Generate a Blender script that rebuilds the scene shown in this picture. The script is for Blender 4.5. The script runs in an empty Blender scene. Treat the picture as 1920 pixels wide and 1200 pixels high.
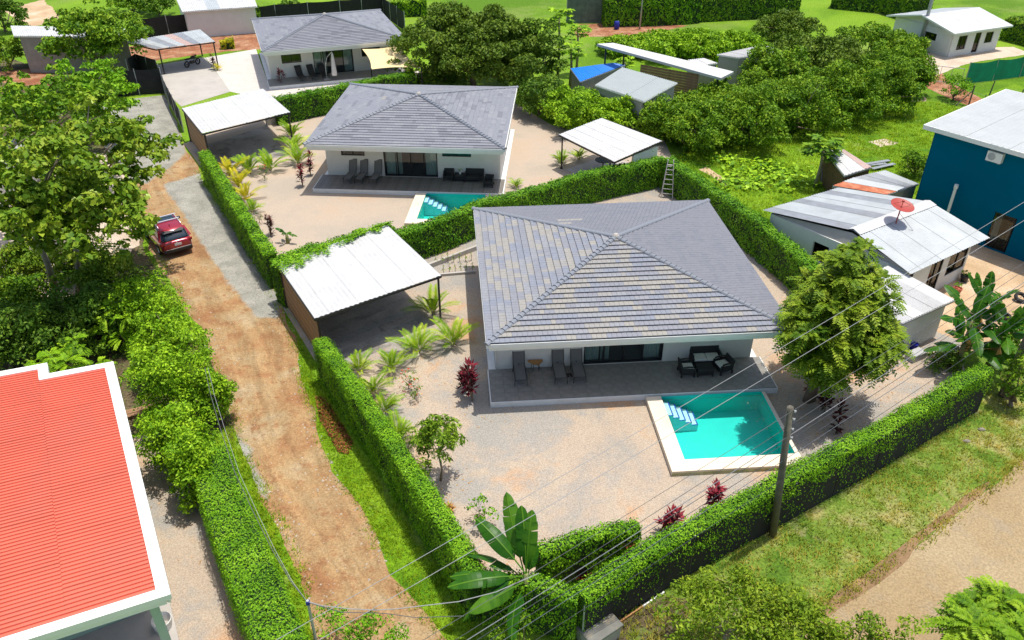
import bpy, bmesh, math, random
import numpy as np
from mathutils import Vector, Matrix
from mathutils.geometry import tessellate_polygon

# ------------------------------------------------------------------ camera, sky, sun, exposure
SC = bpy.context.scene
COL = SC.collection
CAM_H, FPX, PITCH = 22.73, 1515.1, 0.5766
SUN_DIR = Vector((0.17, 0.11, 1.0)).normalized()
cam_d = bpy.data.cameras.new('camera'); cam = bpy.data.objects.new('camera', cam_d); COL.objects.link(cam)
cam.location = (0, 0, CAM_H); cam.rotation_euler = (math.pi / 2 - PITCH, 0, 0)
cam_d.sensor_width = 36; cam_d.lens = 36 * FPX / 1920; cam_d.clip_end = 3000; cam_d.clip_start = 0.5
SC.camera = cam
world = bpy.data.worlds.new('World'); SC.world = world; world.use_nodes = True
wn = world.node_tree.nodes; wl = world.node_tree.links
sky = wn.new('ShaderNodeTexSky'); sky.sky_type = 'NISHITA'; sky.sun_disc = False
sky.sun_elevation = math.asin(SUN_DIR.z); sky.sun_rotation = math.atan2(SUN_DIR.x, SUN_DIR.y)
sky.air_density = 1.0; sky.dust_density = 2.5; sky.ozone_density = 1.0
wl.new(sky.outputs[0], wn['Background'].inputs[0]); wn['Background'].inputs[1].default_value = 0.15
sl = bpy.data.lights.new('sun', 'SUN'); sl.energy = 3.9; sl.angle = math.radians(0.53); sl.color = (1.0, 0.955, 0.87)
so = bpy.data.objects.new('sun', sl); COL.objects.link(so); so.rotation_euler = SUN_DIR.to_track_quat('Z', 'Y').to_euler()
so.location = (20, 20, 60)
SC.view_settings.view_transform = 'Standard'; SC.view_settings.look = 'None'
SC.view_settings.exposure = 0.26; SC.view_settings.gamma = 1
SC.view_settings.use_curve_mapping = False

# ------------------------------------------------------------------ geometry helpers
cp, sp_ = math.cos(PITCH), math.sin(PITCH)
def G(u, v, z=0.0):
    """world point at height z seen at photo pixel (u, v) - used to survey real positions"""
    a, b = (u - 960) / FPX, (600 - v) / FPX
    d = (a, cp + b * sp_, -sp_ + b * cp)
    t = (z - CAM_H) / d[2]
    return Vector((d[0] * t, d[1] * t, z))
def GV(u, v, p0, n):
    """point on the vertical plane through p0 with normal n seen at pixel (u, v)"""
    a, b = (u - 960) / FPX, (600 - v) / FPX
    d = Vector((a, cp + b * sp_, -sp_ + b * cp)); o = Vector((0, 0, CAM_H))
    t = (Vector(p0) - o).dot(n) / d.dot(n)
    return o + d * t
def PXY(p):
    q = Vector(p) - Vector((0, 0, CAM_H)); f = q.y * cp - q.z * sp_; u = q.y * sp_ + q.z * cp
    return 960 + FPX * q.x / f, 600 - FPX * u / f
def HT(bu, bv, tv):
    g = G(bu, bv); lo, hi = -1.0, 22.0
    for _ in range(50):
        m = (lo + hi) / 2
        if PXY((g.x, g.y, m))[1] > tv: lo = m
        else: hi = m
    return lo

class MB:
    def __init__(s): s.v = []; s.f = []; s.mi = []; s.cur = 0
    def add(s, vs, fs):
        o = len(s.v); s.v += [tuple(p) for p in vs]; s.f += [tuple(i + o for i in f) for f in fs]; s.mi += [s.cur] * len(fs); return s
    def box(s, c, d, rz=0.0, M=None):
        hx, hy, hz = d[0] / 2, d[1] / 2, d[2] / 2; cr, sr = math.cos(rz), math.sin(rz); vs = []
        for z in (-hz, hz):
            for x, y in ((-hx, -hy), (hx, -hy), (hx, hy), (-hx, hy)):
                p = Vector((c[0] + x * cr - y * sr, c[1] + x * sr + y * cr, c[2] + z)) if M is None else (M @ Vector((x, y, z)) + Vector(c))
                vs.append(p)
        return s.add(vs, [(3, 2, 1, 0), (4, 5, 6, 7), (0, 1, 5, 4), (1, 2, 6, 5), (2, 3, 7, 6), (3, 0, 4, 7)])
    def cham(s, c, d, b=0.02, rz=0.0):
        """box with chamfered top edges"""
        hx, hy, hz = d[0] / 2, d[1] / 2, d[2] / 2; cr, sr = math.cos(rz), math.sin(rz); vs = []
        for z, k in ((-hz, 0), (hz - b, 0), (hz, b)):
            for x, y in ((-hx + k, -hy + k), (hx - k, -hy + k), (hx - k, hy - k), (-hx + k, hy - k)):
                vs.append((c[0] + x * cr - y * sr, c[1] + x * sr + y * cr, c[2] + z))
        fs = [(3, 2, 1, 0), (8, 9, 10, 11)]
        for l in (0, 4):
            for i in range(4): fs.append((l + i, l + (i + 1) % 4, l + 4 + (i + 1) % 4, l + 4 + i))
        return s.add(vs, fs)
    def bar(s, a, b, w, h=None):
        a, b = Vector(a), Vector(b); h = h or w; d = (b - a); L = d.length; d.normalize()
        up = Vector((0, 0, 1)) if abs(d.z) < .95 else Vector((0, 1, 0)); x = d.cross(up).normalized(); y = x.cross(d)
        vs = [p + x * i * w / 2 + y * j * h / 2 for p in (a, b) for i, j in ((-1, -1), (1, -1), (1, 1), (-1, 1))]
        return s.add(vs, [(0, 1, 2, 3), (7, 6, 5, 4), (0, 4, 5, 1), (1, 5, 6, 2), (2, 6, 7, 3), (3, 7, 4, 0)])
    def tube(s, pts, r, n=6, cap=True):
        pts = [Vector(p) for p in pts]; rs = r if isinstance(r, (list, tuple)) else [r] * len(pts); o = len(s.v); vs = []; fs = []
        for i, p in enumerate(pts):
            d = (pts[min(i + 1, len(pts) - 1)] - pts[max(i - 1, 0)]).normalized()
            up = Vector((0, 0, 1)) if abs(d.z) < .9 else Vector((0, 1, 0)); x = d.cross(up).normalized(); y = x.cross(d)
            for k in range(n):
                a = 2 * math.pi * k / n; vs.append(p + (x * math.cos(a) + y * math.sin(a)) * rs[i])
        for i in range(len(pts) - 1):
            for k in range(n): fs.append((i * n + k, i * n + (k + 1) % n, (i + 1) * n + (k + 1) % n, (i + 1) * n + k))
        if cap: fs += [tuple(range(n - 1, -1, -1)), tuple(range((len(pts) - 1) * n, len(pts) * n))]
        return s.add(vs, fs)
    def lathe(s, prof, c=(0, 0, 0), n=16, M=None):
        vs = []; fs = []
        for r, z in prof:
            for k in range(n):
                a = 2 * math.pi * k / n; p = Vector((r * math.cos(a), r * math.sin(a), z)); vs.append((M @ p if M else p) + Vector(c))
        for i in range(len(prof) - 1):
            for k in range(n): fs.append((i * n + k, i * n + (k + 1) % n, (i + 1) * n + (k + 1) % n, (i + 1) * n + k))
        return s.add(vs, fs)
    def prism(s, poly, z0, z1):
        n = len(poly); vs = [(p[0], p[1], z0) for p in poly] + [(p[0], p[1], z1) for p in poly]
        return s.add(vs, [tuple(range(n - 1, -1, -1)), tuple(range(n, 2 * n))] + [(i, (i + 1) % n, n + (i + 1) % n, n + i) for i in range(n)])
    def slab(s, pts, th):
        """solid sheet: pts = top polygon in 3-D, thickness th downwards"""
        n = len(pts); vs = [tuple(p) for p in pts] + [(p[0], p[1], p[2] - th) for p in pts]
        return s.add(vs, [tuple(range(n)), tuple(range(2 * n - 1, n - 1, -1))] + [(i, n + i, n + (i + 1) % n, (i + 1) % n) for i in range(n)])
    def build(s, name, mat, parent=None, loc=None, rz=0.0, smooth=False, bevel=0):
        me = bpy.data.meshes.new(name); me.from_pydata(s.v, [], s.f)
        mats = mat if isinstance(mat, (list, tuple)) else [mat]
        for m in mats: me.materials.append(m)
        if len(mats) > 1: me.polygons.foreach_set('material_index', s.mi)
        bm = bmesh.new(); bm.from_mesh(me); bmesh.ops.recalc_face_normals(bm, faces=bm.faces); bm.to_mesh(me); bm.free()
        if smooth: me.polygons.foreach_set('use_smooth', [True] * len(me.polygons))
        o = link(name, me, parent)
        if loc is not None: o.location = loc
        o.rotation_euler.z = rz
        if bevel:
            md = o.modifiers.new('b', 'BEVEL'); md.width = bevel; md.segments = 2; md.limit_method = 'ANGLE'
        return o
def link(name, me, parent=None, loc=None, rz=0.0):
    o = bpy.data.objects.new(name, me); COL.objects.link(o); o.parent = parent
    if loc is not None: o.location = loc
    if rz: o.rotation_euler.z = rz
    return o
def tag(o, label, cat, group=None):
    o['label'] = label; o['category'] = cat
    if group: o['group'] = group
    return o
def thing(name, label, cat, loc=(0, 0, 0), rz=0.0, group=None):
    o = bpy.data.objects.new(name, None); COL.objects.link(o); o.location = loc; o.rotation_euler.z = rz; o.empty_display_size = .2
    return tag(o, label, cat, group)
def structure(o): o['kind'] = 'structure'; return o
def stuff(o, label=None, cat=None):
    o['kind'] = 'stuff'
    if label: o['label'] = label
    if cat: o['category'] = cat
    return o
def copy_tree(o, parent=None):
    c = o.copy(); COL.objects.link(c); c.parent = parent
    for ch in list(o.children): copy_tree(ch, c)
    return c

# ------------------------------------------------------------------ materials
def lin(c):
    return tuple(((x / 255) / 12.92 if x / 255 <= .04045 else ((x / 255 + .055) / 1.055) ** 2.4) for x in c)
def newmat(name):
    m = bpy.data.materials.new(name); m.use_nodes = True
    return m, m.node_tree.nodes, m.node_tree.links, m.node_tree.nodes['Principled BSDF']
def nd(n, t, **k):
    x = n.new(t)
    for a, b in k.items():
        if a in x.inputs.keys() if isinstance(a, str) else False: x.inputs[a].default_value = b
        else: setattr(x, a, b)
    return x
def ramp(n, stops, interp='LINEAR'):
    r = n.new('ShaderNodeValToRGB'); r.color_ramp.interpolation = interp; e = r.color_ramp.elements
    while len(e) < len(stops): e.new(.5)
    for i, (p, c) in enumerate(stops):
        e[i].position = p; e[i].color = (c[0], c[1], c[2], 1) if isinstance(c, (tuple, list)) else (c, c, c, 1)
    return r
def noise(n, l, vec, scale, detail=4, rough=.6, dist=0):
    t = n.new('ShaderNodeTexNoise'); t.inputs['Scale'].default_value = scale; t.inputs['Detail'].default_value = detail
    t.inputs['Roughness'].default_value = rough; t.inputs['Distortion'].default_value = dist
    l.new(vec, t.inputs['Vector']); return t.outputs['Fac']
def mixc(n, l, fac, a, b, mode='MIX'):
    m = n.new('ShaderNodeMix'); m.data_type = 'RGBA'; m.blend_type = mode
    for i, x in ((0, fac), (6, a), (7, b)):
        if hasattr(x, 'links') or hasattr(x, 'is_output'): l.new(x, m.inputs[i])
        elif i == 0: m.inputs[0].default_value = x
        else: m.inputs[i].default_value = (x[0], x[1], x[2], 1)
    return m.outputs[2]
def scal(c, k): return tuple(min(1, x * k) for x in c)
def plain(name, col, rough=.6, var=.12, scale=3.0, metal=0.0, bump=0.0, bscale=60, spec=.5, dirt=None, dscale=.8):
    """solid colour with soft blotches, grain and optional dirt of another colour"""
    m, n, l, b = newmat(name); tc = n.new('ShaderNodeTexCoord').outputs['Object']
    f = noise(n, l, tc, scale, 5); r = ramp(n, [(.3, scal(col, 1 - var)), (.7, scal(col, 1 + var))]); l.new(f, r.inputs[0]); c = r.outputs[0]
    if dirt:
        f2 = noise(n, l, tc, dscale, 6, .7); r2 = ramp(n, [(.5, 0.0), (.72, 1.0)]); l.new(f2, r2.inputs[0]); c = mixc(n, l, r2.outputs[0], c, dirt)
    l.new(c, b.inputs['Base Color']); b.inputs['Roughness'].default_value = rough; b.inputs['Metallic'].default_value = metal
    b.inputs['Specular IOR Level'].default_value = spec
    if bump:
        f3 = noise(n, l, tc, bscale, 3); bp = n.new('ShaderNodeBump'); bp.inputs['Strength'].default_value = bump; bp.inputs['Distance'].default_value = .02
        l.new(f3, bp.inputs['Height']); l.new(bp.outputs[0], b.inputs['Normal'])
    return m
def ground(name, stops, scale=.25, speck=.25, sscale=14, rough=.95, second=None, s2=.6, bump=.5, th=(.52, .66)):
    """loose ground: large patches (colour stops), fine speckle, optional second colour in ragged patches"""
    m, n, l, b = newmat(name); tc = n.new('ShaderNodeTexCoord').outputs['Object']
    f = noise(n, l, tc, scale, 8, .62, .4); r = ramp(n, [(.5 + (p - .5) * .55, q) for p, q in stops]); l.new(f, r.inputs[0]); c = r.outputs[0]
    if second:
        f2 = noise(n, l, tc, s2, 9, .68, .3); r2 = ramp(n, [(th[0], 0.0), (th[1], 1.0)]); l.new(f2, r2.inputs[0]); c = mixc(n, l, r2.outputs[0], c, second)
    fs = noise(n, l, tc, sscale, 3, .7); rs = ramp(n, [(.36, 1 - speck), (.64, 1 + speck)]); l.new(fs, rs.inputs[0])
    c = mixc(n, l, 1.0, c, rs.outputs[0], 'MULTIPLY')
    l.new(c, b.inputs['Base Color']); b.inputs['Roughness'].default_value = rough; b.inputs['Specular IOR Level'].default_value = .2
    if bump:
        bp = n.new('ShaderNodeBump'); bp.inputs['Strength'].default_value = bump; bp.inputs['Distance'].default_value = .03
        l.new(fs, bp.inputs['Height']); l.new(bp.outputs[0], b.inputs['Normal'])
    return m
FOL = 2.2
def leafmat(name, dark, mid, light, rough=.55, trans=.16, spec=.14, third=None, pscale=.9, fol=None):
    FOL = fol or 1.95
    """leaf: each leaf carries its own random tone, plus slow drift from branch to branch"""
    m, n, l, b = newmat(name); at = n.new('ShaderNodeAttribute'); at.attribute_name = 'rnd'
    tc = n.new('ShaderNodeTexCoord').outputs['Object']; f = noise(n, l, tc, pscale, 3)
    ma = n.new('ShaderNodeMath'); ma.operation = 'MULTIPLY_ADD'; ma.inputs[1].default_value = .6; l.new(at.outputs['Fac'], ma.inputs[0])
    mb = n.new('ShaderNodeMath'); mb.operation = 'MULTIPLY'; mb.operation = 'MULTIPLY_ADD'; mb.inputs[1].default_value = 1.2; mb.inputs[2].default_value = -.36; l.new(f, mb.inputs[0]); l.new(mb.outputs[0], ma.inputs[2])
    dark, mid, light = [tuple(min(.8, x * FOL * w) for x, w in zip(c, (1.25, .97, .55))) for c in (dark, mid, light)]
    third = tuple(min(.8, x * FOL) for x in third) if third else None
    st = [(.12, dark), (.5, mid), (.88, light)]
    if third: st.append((.97, third))
    r = ramp(n, st); l.new(ma.outputs[0], r.inputs[0])
    l.new(r.outputs[0], b.inputs['Base Color']); b.inputs['Roughness'].default_value = rough; b.inputs['Specular IOR Level'].default_value = spec
    tr = n.new('ShaderNodeBsdfTranslucent'); l.new(r.outputs[0], tr.inputs[0])
    mx = n.new('ShaderNodeMixShader'); mx.inputs[0].default_value = trans
    l.new(b.outputs[0], mx.inputs[1]); l.new(tr.outputs[0], mx.inputs[2]); l.new(mx.outputs[0], n['Material Output'].inputs[0])
    return m
def glass_dark(name, col=(.02, .03, .035), rough=.05):
    m, n, l, b = newmat(name); b.inputs['Base Color'].default_value = (*col, 1); b.inputs['Roughness'].default_value = rough; b.inputs['Specular IOR Level'].default_value = .8
    return m
M = {}
M['zinc_white'] = plain('off white roof sheet', (.40, .42, .42), .55, .06, 1.0, dirt=(.35, .37, .37), dscale=.6)
M['slate'] = plain('slate tile', (.215, .22, .245), .5, .1, 6, bump=.1)
M['slate_light'] = plain('light slate tile', (.242, .247, .265), .5, .1, 6, bump=.1)
M['slate_blue'] = plain('blue slate tile', (.205, .22, .258), .5, .1, 6, bump=.1)
M['slate_tan'] = plain('tan slate tile', (.28, .265, .237), .55, .1, 6, bump=.1)
M['slate_buff'] = plain('buff slate tile', (.262, .253, .24), .55, .1, 6, bump=.1)
M['slate_dark_shade'] = plain('dark and shade toned slate tile', (.168, .171, .192), .5, .1, 6, bump=.1)  # random tone on far roofs; painted shade on nearest villa's right and back faces
M['slate_deep_shade'] = plain('shade toned deep slate tile', (.155, .160, .184), .5, .1, 6, bump=.1)  # painted shade for the nearest villa's right and back roof faces
TILES = ['slate', 'slate_light', 'slate_blue', 'slate_tan', 'slate_buff', 'slate_dark_shade', 'slate_deep_shade']
M['ridge'] = plain('ridge cap', (.19, .205, .235), .5, .12, 5)
M['white'] = plain('white painted render', (.70, .69, .65), .7, .04, 1.5, dirt=(.66, .63, .56), dscale=.5, bump=.05)
M['fascia'] = plain('white fascia paint', (.78, .78, .74), .5, .03, 2)
M['dark_frame'] = plain('black aluminium', (.012, .012, .014), .4, .1, 4)
M['glass'] = glass_dark('window glass')
M['curtain'] = plain('pale curtain', (.66, .72, .68), .9, .1, 6)
M['patio'] = plain('grey porcelain tile', (.235, .22, .195), .55, .16, 3, dirt=(.27, .255, .23), dscale=2)
M['grout'] = plain('grout', (.06, .06, .06), .9)
M['plinth'] = plain('white plinth', (.76, .76, .74), .7, .05, 2, dirt=(.6, .57, .5), dscale=.7)
M['white_metal'] = plain('white roof sheet', (.53, .53, .52), .5, .05, 1.2, dirt=(.455, .45, .435), dscale=.9)
M['zinc'] = plain('zinc roof sheet', (.395, .425, .435), .55, .12, .8, dirt=(.33, .355, .36), dscale=.5)
M['zinc_old'] = plain('weathered zinc sheet', (.25, .27, .30), .55, .15, 1.5, dirt=(.20, .21, .22), dscale=1.1)
M['rust'] = plain('rusty sheet', (.48, .14, .06), .8, .3, 2, dirt=(.5, .3, .2), dscale=2)
M['red_metal'] = plain('red roof sheet', (.62, .125, .075), .5, .06, .5, dirt=(.54, .13, .085), dscale=.4)
M['timber'] = plain('brown timber', (.27, .15, .075), .7, .3, 4, bump=.2)
M['timber_dark'] = plain('dark timber', (.14, .075, .035), .75, .3, 4, bump=.2)
M['wood_table'] = plain('acacia wood', (.36, .18, .055), .5, .3, 8)
M['black_metal'] = plain('black steel', (.02, .02, .02), .5, .1)
M['grey_metal'] = plain('galvanised steel', (.4, .41, .42), .5, .1, metal=.3)
M['sling'] = plain('charcoal sling fabric', (.15, .15, .148), .8, .1, 30)
M['rattan'] = plain('black rattan', (.02, .019, .019), .65, .3, 60, bump=.4)
M['cushion'] = plain('cream cushion', (.62, .60, .55), .9, .06, 8)
M['concrete'] = plain('concrete', (.42, .39, .35), .9, .1, 1.2, bump=.2, dirt=(.33, .31, .28), dscale=.6)
M['dark_slab'] = ground('driveway slab', [(.3, (.27, .245, .22)), (.7, (.36, .33, .30))], .5, .2, 18, second=(.16, .145, .13), s2=.7)
M['paver'] = plain('beige paving', (.55, .50, .45), .85, .07, 2, bump=.2, dirt=(.46, .42, .38), dscale=.7)
M['coping'] = plain('beige pool coping', (.72, .62, .49), .7, .06, 1.5, dirt=(.72, .56, .40), dscale=.9)
M['moss'] = plain('mossy wall', (.42, .40, .22), .9, .3, 3, dirt=(.25, .28, .08), dscale=2)
M['pool'] = plain('turquoise pool plaster', (.0, .53, .47), .6, .05, 2)
M['pool_step'] = plain('pale step tile', (.42, .66, .70), .5, .05, 4)
M['pool_blue'] = plain('blue step nosing', (.02, .08, .40), .4, .05)
M['block'] = plain('grey concrete block', (.32, .29, .25), .95, .15, 2, bump=.3)
M['blue_wall'] = plain('teal blue wall paint', (.001, .115, .20), .85, .06, .4, spec=0, dirt=(.001, .105, .185), dscale=.3)
M['mint'] = plain('mint green paint', (.34, .46, .36), .7, .05)
M['mesh_black'] = plain('black shade cloth', (.018, .018, .017), .9, .3, 2)
M['mesh_green'] = plain('green shade cloth', (.0, .24, .13), .8, .25, 1.2)
M['tarp'] = plain('blue tarpaulin', (.0, .16, .62), .5, .12, 2)
M['sail'] = plain('sand shade sail', (.72, .56, .29), .8, .04, 1)
M['bark'] = plain('tree bark', (.20, .15, .105), .95, .3, 5, bump=.6, bscale=25)
M['bark_pale'] = plain('pale bark', (.30, .245, .18), .95, .25, 5, bump=.5, bscale=25)
M['pole_wood'] = plain('weathered pole', (.14, .125, .095), .95, .25, 4, bump=.4)
M['wire'] = plain('cable', (.10, .10, .10), .6, .1)
M['wire_pale'] = plain('pale cable', (.3, .3, .3), .5, .1)
M['car_red'] = plain('metallic red car paint', (.33, .010, .028), .2, .05, 4, metal=.25)
M['car_red'].node_tree.nodes['Principled BSDF'].inputs['Coat Weight'].default_value = .8
M['car_dark'] = plain('black car plastic', (.015, .015, .016), .6, .1)
M['car_glass'] = glass_dark('car glass', (.015, .03, .045), .03)
M['silver'] = plain('silver trim', (.75, .75, .76), .3, .03, metal=.4)
M['lamp_red'] = plain('tail lamp', (.3, .005, .01), .2, .05)
M['plate'] = plain('number plate', (.7, .7, .68), .5, .1, 40)
M['rubber'] = plain('tyre rubber', (.02, .02, .02), .85, .1)
M['dish'] = plain('red dish paint', (.36, .045, .03), .5, .1, 3)
M['terracotta'] = plain('terracotta', (.42, .11, .06), .8, .1)
M['plastic_blue'] = plain('blue plastic', (.01, .02, .3), .5, .1)
M['cloth_white'] = plain('white cloth', (.75, .75, .77), .9, .05)
M['umbrella'] = plain('off white canvas', (.66, .62, .58), .9, .06)
# ground
M['grass_far'] = ground('pasture', [(.3, (.08, .17, .006)), (.5, (.14, .26, .01)), (.75, (.20, .32, .02))], .05, .35, 6, second=(.17, .22, .05), s2=.09, bump=.4)
M['lawn'] = ground('lush lawn', [(.3, (.06, .15, .004)), (.5, (.12, .23, .006)), (.75, (.17, .28, .012))], .25, .4, 7, second=(.20, .26, .06), s2=.35, bump=.5, th=(.56, .72))
M['verge'] = ground('roadside verge', [(.28, (.07, .14, .012)), (.5, (.13, .20, .025)), (.75, (.27, .25, .09))], .45, .4, 9, second=(.28, .235, .12), s2=.6, bump=.6, th=(.58, .72))
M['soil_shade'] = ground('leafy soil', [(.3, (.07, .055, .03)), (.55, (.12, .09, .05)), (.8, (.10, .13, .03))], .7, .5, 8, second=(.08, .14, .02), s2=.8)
M['yard'] = ground('pale crushed gravel', [(.26, (.30, .28, .245)), (.44, (.395, .315, .24)), (.58, (.41, .335, .255)), (.72, (.45, .285, .17))], .2, .24, 20, second=(.315, .29, .255), s2=.3, bump=.3, th=(.5, .6))
M['yard_b'] = ground('pale sandy gravel', [(.30, (.37, .315, .25)), (.55, (.42, .34, .265)), (.8, (.44, .33, .235))], .16, .14, 22, second=(.36, .315, .26), s2=.28, bump=.25, th=(.6, .75))
M['road'] = ground('packed sandy road', [(.3, (.30, .215, .115)), (.55, (.335, .25, .14)), (.8, (.36, .28, .17))], .22, .2, 12, second=(.30, .235, .15), s2=.8, bump=.4)
M['mud'] = ground('wet mud', [(.3, (.17, .10, .045)), (.7, (.26, .16, .08))], .8, .15, 10, rough=.45, bump=.2)
M['red_soil'] = ground('red earth', [(.3, (.24, .09, .045)), (.55, (.34, .16, .085)), (.8, (.40, .25, .15))], .7, .35, 8, second=(.20, .10, .055), s2=1.2)
M['pale_dirt'] = ground('pale dry dirt', [(.3, (.46, .37, .28)), (.6, (.56, .46, .36)), (.8, (.50, .36, .23))], .3, .2, 12)
M['tan_dirt'] = ground('tan yard dirt', [(.3, (.42, .29, .17)), (.6, (.52, .37, .23)), (.8, (.58, .46, .34))], .35, .15, 12)
M['mulch'] = leafmat('dry mulch', (.09, .04, .025), (.17, .075, .045), (.28, .15, .10), trans=0, rough=.95, fol=1.0)
# lane: orange dirt and grey gravel, decided by a surveyed mask plus ragged noise
def lane_mat():
    m, n, l, b = newmat('dirt and gravel lane'); tc = n.new('ShaderNodeTexCoord').outputs['Object']
    at = n.new('ShaderNodeAttribute'); at.attribute_name = 'gravel'
    f = noise(n, l, tc, .5, 8, .65, .5); r = ramp(n, [(.34, (.28, .14, .065)), (.45, (.325, .20, .095)), (.55, (.345, .235, .12)), (.66, (.36, .27, .16))]); l.new(f, r.inputs[0])
    fb = noise(n, l, tc, 1.6, 8, .7); rb = ramp(n, [(.52, 0.0), (.64, 1.0)]); l.new(fb, rb.inputs[0])
    dirt = mixc(n, l, rb.outputs[0], r.outputs[0], (.27, .14, .065))
    av = n.new('ShaderNodeAttribute'); av.attribute_name = 'run'; fr_ = noise(n, l, av.outputs['Vector'], 1.0, 6, .65, .6); rr = ramp(n, [(.36, .82), (.5, 1.0), (.64, 1.15)]); l.new(fr_, rr.inputs[0]); dirt = mixc(n, l, 1.0, dirt, rr.outputs[0], 'MULTIPLY')
    fe = noise(n, l, tc, 1.1, 8, .7); sm = n.new('ShaderNodeMath'); sm.operation = 'MULTIPLY_ADD'; sm.inputs[1].default_value = .55
    l.new(fe, sm.inputs[0]); l.new(at.outputs['Fac'], sm.inputs[2]); rm = ramp(n, [(.70, 0.0), (.84, 1.0)]); l.new(sm.outputs[0], rm.inputs[0])
    fg = noise(n, l, tc, .9, 6); rg = ramp(n, [(.38, (.235, .23, .195)), (.62, (.32, .31, .265))]); l.new(fg, rg.inputs[0])
    c = mixc(n, l, rm.outputs[0], dirt, rg.outputs[0])
    fs = noise(n, l, tc, 14, 4, .8); rs = ramp(n, [(.34, .68), (.66, 1.32)]); l.new(fs, rs.inputs[0]); c = mixc(n, l, 1.0, c, rs.outputs[0], 'MULTIPLY')
    l.new(c, b.inputs['Base Color']); b.inputs['Roughness'].default_value = .95; b.inputs['Specular IOR Level'].default_value = .15
    bp = n.new('ShaderNodeBump'); bp.inputs['Strength'].default_value = .6; bp.inputs['Distance'].default_value = .03; l.new(fs, bp.inputs['Height']); l.new(bp.outputs[0], b.inputs['Normal'])
    return m
M['lane'] = lane_mat()
def water_mat():
    m, n, l, b = newmat('pool water'); n.remove(b); tc = n.new('ShaderNodeTexCoord').outputs['Object']
    gl = n.new('ShaderNodeBsdfGlossy'); gl.inputs['Roughness'].default_value = .03
    tr = n.new('ShaderNodeBsdfTransparent'); tr.inputs[0].default_value = (.90, 1, .985, 1)
    fr = n.new('ShaderNodeFresnel'); fr.inputs['IOR'].default_value = 1.33
    f = noise(n, l, tc, 5, 3); bp = n.new('ShaderNodeBump'); bp.inputs['Strength'].default_value = .8; bp.inputs['Distance'].default_value = .05
    l.new(f, bp.inputs['Height']); l.new(bp.outputs[0], gl.inputs['Normal']); l.new(bp.outputs[0], fr.inputs['Normal'])
    mx = n.new('ShaderNodeMixShader'); l.new(fr.outputs[0], mx.inputs[0]); l.new(tr.outputs[0], mx.inputs[1]); l.new(gl.outputs[0], mx.inputs[2])
    l.new(mx.outputs[0], n['Material Output'].inputs[0]); return m
M['water'] = water_mat()
# foliage
M['leaf_hedge'] = leafmat('hedge leaf', (.020, .08, .005), (.06, .18, .008), (.115, .27, .016), third=(.19, .33, .04))
M['leaf_lime'] = leafmat('lime shrub leaf', (.022, .085, .006), (.08, .20, .010), (.165, .32, .02), third=(.26, .40, .05))
M['leaf_teak'] = leafmat('broad tree leaf', (.022, .07, .008), (.062, .14, .014), (.14, .22, .03), third=(.26, .32, .10))
M['leaf_mid'] = leafmat('mid green leaf', (.016, .06, .006), (.05, .135, .010), (.12, .225, .018), third=(.2, .3, .05))
M['leaf_dark'] = leafmat('dark green leaf', (.018, .06, .010), (.04, .105, .015), (.085, .17, .025), third=(.13, .20, .06))
M['leaf_olive'] = leafmat('olive leaf', (.018, .055, .008), (.042, .095, .014), (.082, .15, .024), third=(.14, .2, .06))
M['leaf_feather'] = leafmat('yellow green leaflet', (.022, .065, .006), (.058, .125, .010), (.12, .195, .02), third=(.19, .25, .05))
M['leaf_palm'] = leafmat('palm leaflet', (.03, .10, .006), (.09, .20, .012), (.18, .29, .025), third=(.30, .36, .05))
M['leaf_gold'] = leafmat('golden palm leaflet', (.08, .14, .006), (.19, .24, .012), (.33, .32, .025), third=(.38, .34, .05))
M['leaf_banana'] = leafmat('banana leaf', (.006, .04, .006), (.014, .065, .008), (.04, .12, .014), rough=.35, trans=.25, pscale=.7)
M['leaf_red'] = leafmat('burgundy leaf', (.06, .012, .025), (.16, .022, .06), (.32, .05, .12), third=(.5, .16, .25), fol=1.0)
M['leaf_purple'] = leafmat('dark burgundy leaf', (.025, .010, .014), (.06, .018, .026), (.13, .03, .05), third=(.2, .06, .08), fol=1.0)
M['flower_red'] = leafmat('red petal', (.5, .02, .02), (.65, .05, .04), (.75, .12, .1), trans=.1, fol=1.0)
M['leaf_core_shade'] = plain('inner twigs and leaves with painted shade', (.022, .05, .008), .95, .4, 3)  # darker than the leaves: shade inside the hedge put into the colour
M['dry_leaf'] = leafmat('dry banana leaf', (.30, .20, .11), (.42, .30, .18), (.55, .42, .28), trans=.15, fol=1.0)
M['grass'] = leafmat('grass blade', (.05, .12, .008), (.11, .22, .014), (.20, .31, .03), third=(.34, .33, .12), trans=.3)
M['grass_dry'] = leafmat('half dry grass blade', (.06, .12, .015), (.14, .20, .04), (.29, .28, .11), third=(.42, .36, .2), trans=.25)
M['ladder'] = plain('aluminium ladder', (.52, .50, .45), .5, .1)
M['lid'] = plain('weathered lid', (.17, .17, .15), .8, .2, 2, dirt=(.50, .38, .20), dscale=.9)
M['mulch_dark'] = plain('dark wood', (.05, .045, .03), .9, .3)
M['leaf_ivy'] = leafmat('ivy leaf', (.020, .085, .008), (.045, .15, .010), (.085, .22, .016), third=(.14, .28, .05))
M['leaf_fern'] = leafmat('bright leaflet', (.015, .06, .005), (.055, .14, .008), (.12, .23, .018), third=(.18, .28, .04))
M['leaf_roadside'] = leafmat('olive green leaf', (.022, .06, .006), (.06, .13, .010), (.125, .205, .022), third=(.2, .26, .06))
M['leaf_mango'] = leafmat('mango leaf', (.03, .08, .012), (.065, .15, .016), (.14, .25, .03), third=(.22, .3, .08))
M['stone'] = plain('pale stone', (.5, .44, .37), .9, .3, 1)
M['pale_stone'] = plain('weathered stone', (.26, .23, .18), .95, .3, 8)

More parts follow.
